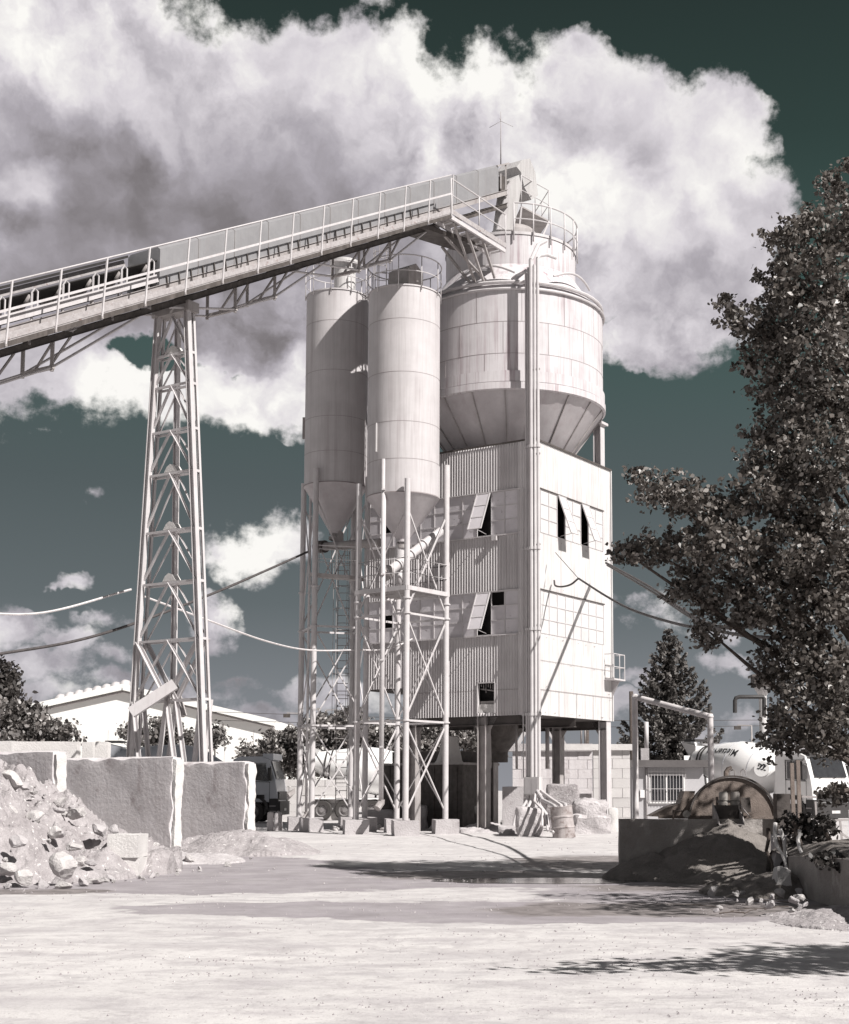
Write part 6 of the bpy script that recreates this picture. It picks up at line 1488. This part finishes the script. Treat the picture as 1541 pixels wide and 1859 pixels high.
def conifer():
    Y = 82; x = Xat(1216, Y); H = Zat(1140, Y); r = thing('conifer_tree', 'tall pointed spruce behind the pipe arch and the small office', 'tree', (x, Y, 0))
    MB().tube([(x, Y, 0), (x, Y, H-.3)], [.28, .04], 10).build('trunk', 'bark', r)
    P = []; m = MB(); z = 1.0; k = 0
    while z < H-.1:
        f = (H-z)/H; R_ = 4.9*f**.85+.1; nb = 8
        for i in range(nb):
            th = 2*math.pi*(i+random.random()*.8)/nb+k; L_ = R_*random.uniform(.7, 1.12); n = max(4, int(L_*26))
            for q in range(n):
                t = (q+random.random())/n; rr = L_*t; zz = z-.28*L_*math.sin(t*2.6)*1.0+.35*L_*t*t
                w = .13*L_*(1-t)+.09
                for _ in range(3): P.append((x+math.cos(th)*rr+random.gauss(0, w*.55), Y+math.sin(th)*rr+random.gauss(0, w*.55), zz-abs(random.gauss(0, .07))))
            m.tube([(x, Y, z), (x+math.cos(th)*L_*.5, Y+math.sin(th)*L_*.5, z-.2*L_), (x+math.cos(th)*L_*.9, Y+math.sin(th)*L_*.9, z-.0*L_)], [.03, .02, .01], 4)
        z += .55*(.5+.5*f)+.10; k += .7
    leaf_mesh('crown', P, .17, 'leaf_conifer', r, .2, 1.5, .1); m.build('boughs', 'bark', r)
conifer()
def shrub(name, lab, cat, blobs_px, Y, dens, size, mat, trunk=True, spread=.22, depth=1.4, grp=None):
    sc = Y/2534; bl = []
    for px, py, rx, ry in blobs_px:
        p = W(px, py, Y+random.uniform(-.8, .8)); bl.append((p.x, p.y, p.z, rx*sc, max(rx, ry)*sc*depth, ry*sc))
    b0 = bl[0]; r = thing(name, lab, cat, (b0[0], Y, 0), grp); pts = cluster_points(bl, dens, 18, spread); pts = pts[pts[:, 2] > .02]
    leaf_mesh('foliage', pts, size, mat, r, .3, 1.3)
    if trunk:
        for b in bl: MB().tube([(b[0], b[1], -.05), (b[0]+random.uniform(-.2, .2), b[1], b[2]*.5), (b[0], b[1], b[2])], [.09, .06, .03], 6).build('stem', 'bark', r)
shrub('sumac_bush', 'feathery sumac bush at the left edge in front of the white hall', 'bush', [(5, 1305, 45, 40), (50, 1310, 40, 38), (95, 1325, 32, 22), (125, 1335, 18, 14), (30, 1350, 60, 20)], 62, 1092, 0.174, 'leaf_sumac')
shrub('sumac_bush', 'feathery sumac bush seen through the feet of the lattice tower', 'bush', [(245, 1335, 22, 22), (300, 1330, 32, 26), (345, 1345, 28, 20), (390, 1340, 16, 24), (290, 1352, 40, 14)], 72, 1092, 0.174, 'leaf_sumac')
shrub('deciduous_tree', 'dark dense tree cut by the left edge above the sumac', 'tree', [(-10, 1230, 40, 38), (5, 1255, 34, 30), (-20, 1280, 50, 40)], 92, 858, 0.209, 'leaf_dark')
shrub('shrub', 'pale leafy shrubs between the grey truck cab and the silo legs', 'bush', [(460, 1370, 26, 24), (500, 1360, 36, 34), (530, 1370, 40, 44), (485, 1400, 30, 20), (545, 1345, 26, 28)], 76, 1092, 0.162, 'leaf_shrub')
shrub('deciduous_tree', 'broad bushy tree behind the legs of the shaded silo', 'tree', [(590, 1340, 44, 46), (640, 1325, 40, 40), (560, 1375, 36, 40), (620, 1380, 50, 36)], 88, 1092, 0.186, 'leaf_shrub')
shrub('deciduous_tree', 'bushy tree behind the white drum and the nearer silo legs', 'tree', [(700, 1345, 44, 32), (740, 1355, 34, 30), (680, 1370, 40, 30)], 90, 988, 0.186, 'leaf_sumac')
shrub('deciduous_tree', 'pale willow-like tree seen under the building beyond the dark tank', 'tree', [(800, 1330, 46, 34), (850, 1335, 40, 32), (780, 1360, 50, 30), (880, 1350, 40, 36)], 86, 1118, 0.162, 'leaf_shrub')
shrub('shrub', 'low dark bush at the foot of the mast left of the conifer', 'bush', [(1140, 1358, 14, 12), (1160, 1365, 16, 14)], 88, 1092, 0.174, 'leaf_sumac')
shrub('shrub', 'dark leafy bush growing on the bank beside the broken stump', 'bush', [(1445, 1505, 24, 26), (1475, 1520, 26, 28), (1460, 1545, 34, 18), (1495, 1500, 18, 22)], 22.4, 5200, .075, 'leaf_dark', spread=.08)
shrub('shrub', 'low weeds along the top of the dark sheet wall', 'bush', [(1500, 1560, 40, 8), (1540, 1565, 40, 8)], 19, 4000, .06, 'leaf_dark', False, .06)
shrub('shrub', 'distant low trees on the horizon between the office and the truck', 'bush', [(1290, 1372, 30, 12), (1330, 1370, 30, 12)], 120, 780, 0.232, 'leaf_sumac', False)

def gravel():
    # loose grit scattered over the yard: uncountable, one object
    rnd = np.random.default_rng(3); vs = []; fs = []
    n = 5200
    for i in range(n):
        px = rnd.uniform(-20, 1561); py = 1520+330*rnd.random()**.9; g = G(px, py)
        if mnoise.noise(Vector((g.x*.5, g.y*.5, 2))) < rnd.uniform(-.35, .5): continue
        s = rnd.uniform(.004, .016)*(1+max(0, g.y-12)*.05); a = rnd.uniform(0, 6.3); c, d = math.cos(a)*s, math.sin(a)*s; k = len(vs); z = .03*mnoise.noise(Vector((g.x*.35, g.y*.35, 0)))+.012*mnoise.noise(Vector((g.x*1.4, g.y*1.4, 3)))-s*.2
        vs += [(g.x+c, g.y+d, z), (g.x-d, g.y+c, z), (g.x-c, g.y-d, z), (g.x+d, g.y-c, z), (g.x+c*.2, g.y, z+s*1.1)]
        fs += [(k, k+1, k+4), (k+1, k+2, k+4), (k+2, k+3, k+4), (k+3, k, k+4)]
    m = MB(); m.add(vs, fs); o = m.build('gravel', 'dirt'); tag(o, kind='stuff', label='fine loose grit scattered over the dusty yard')
gravel()
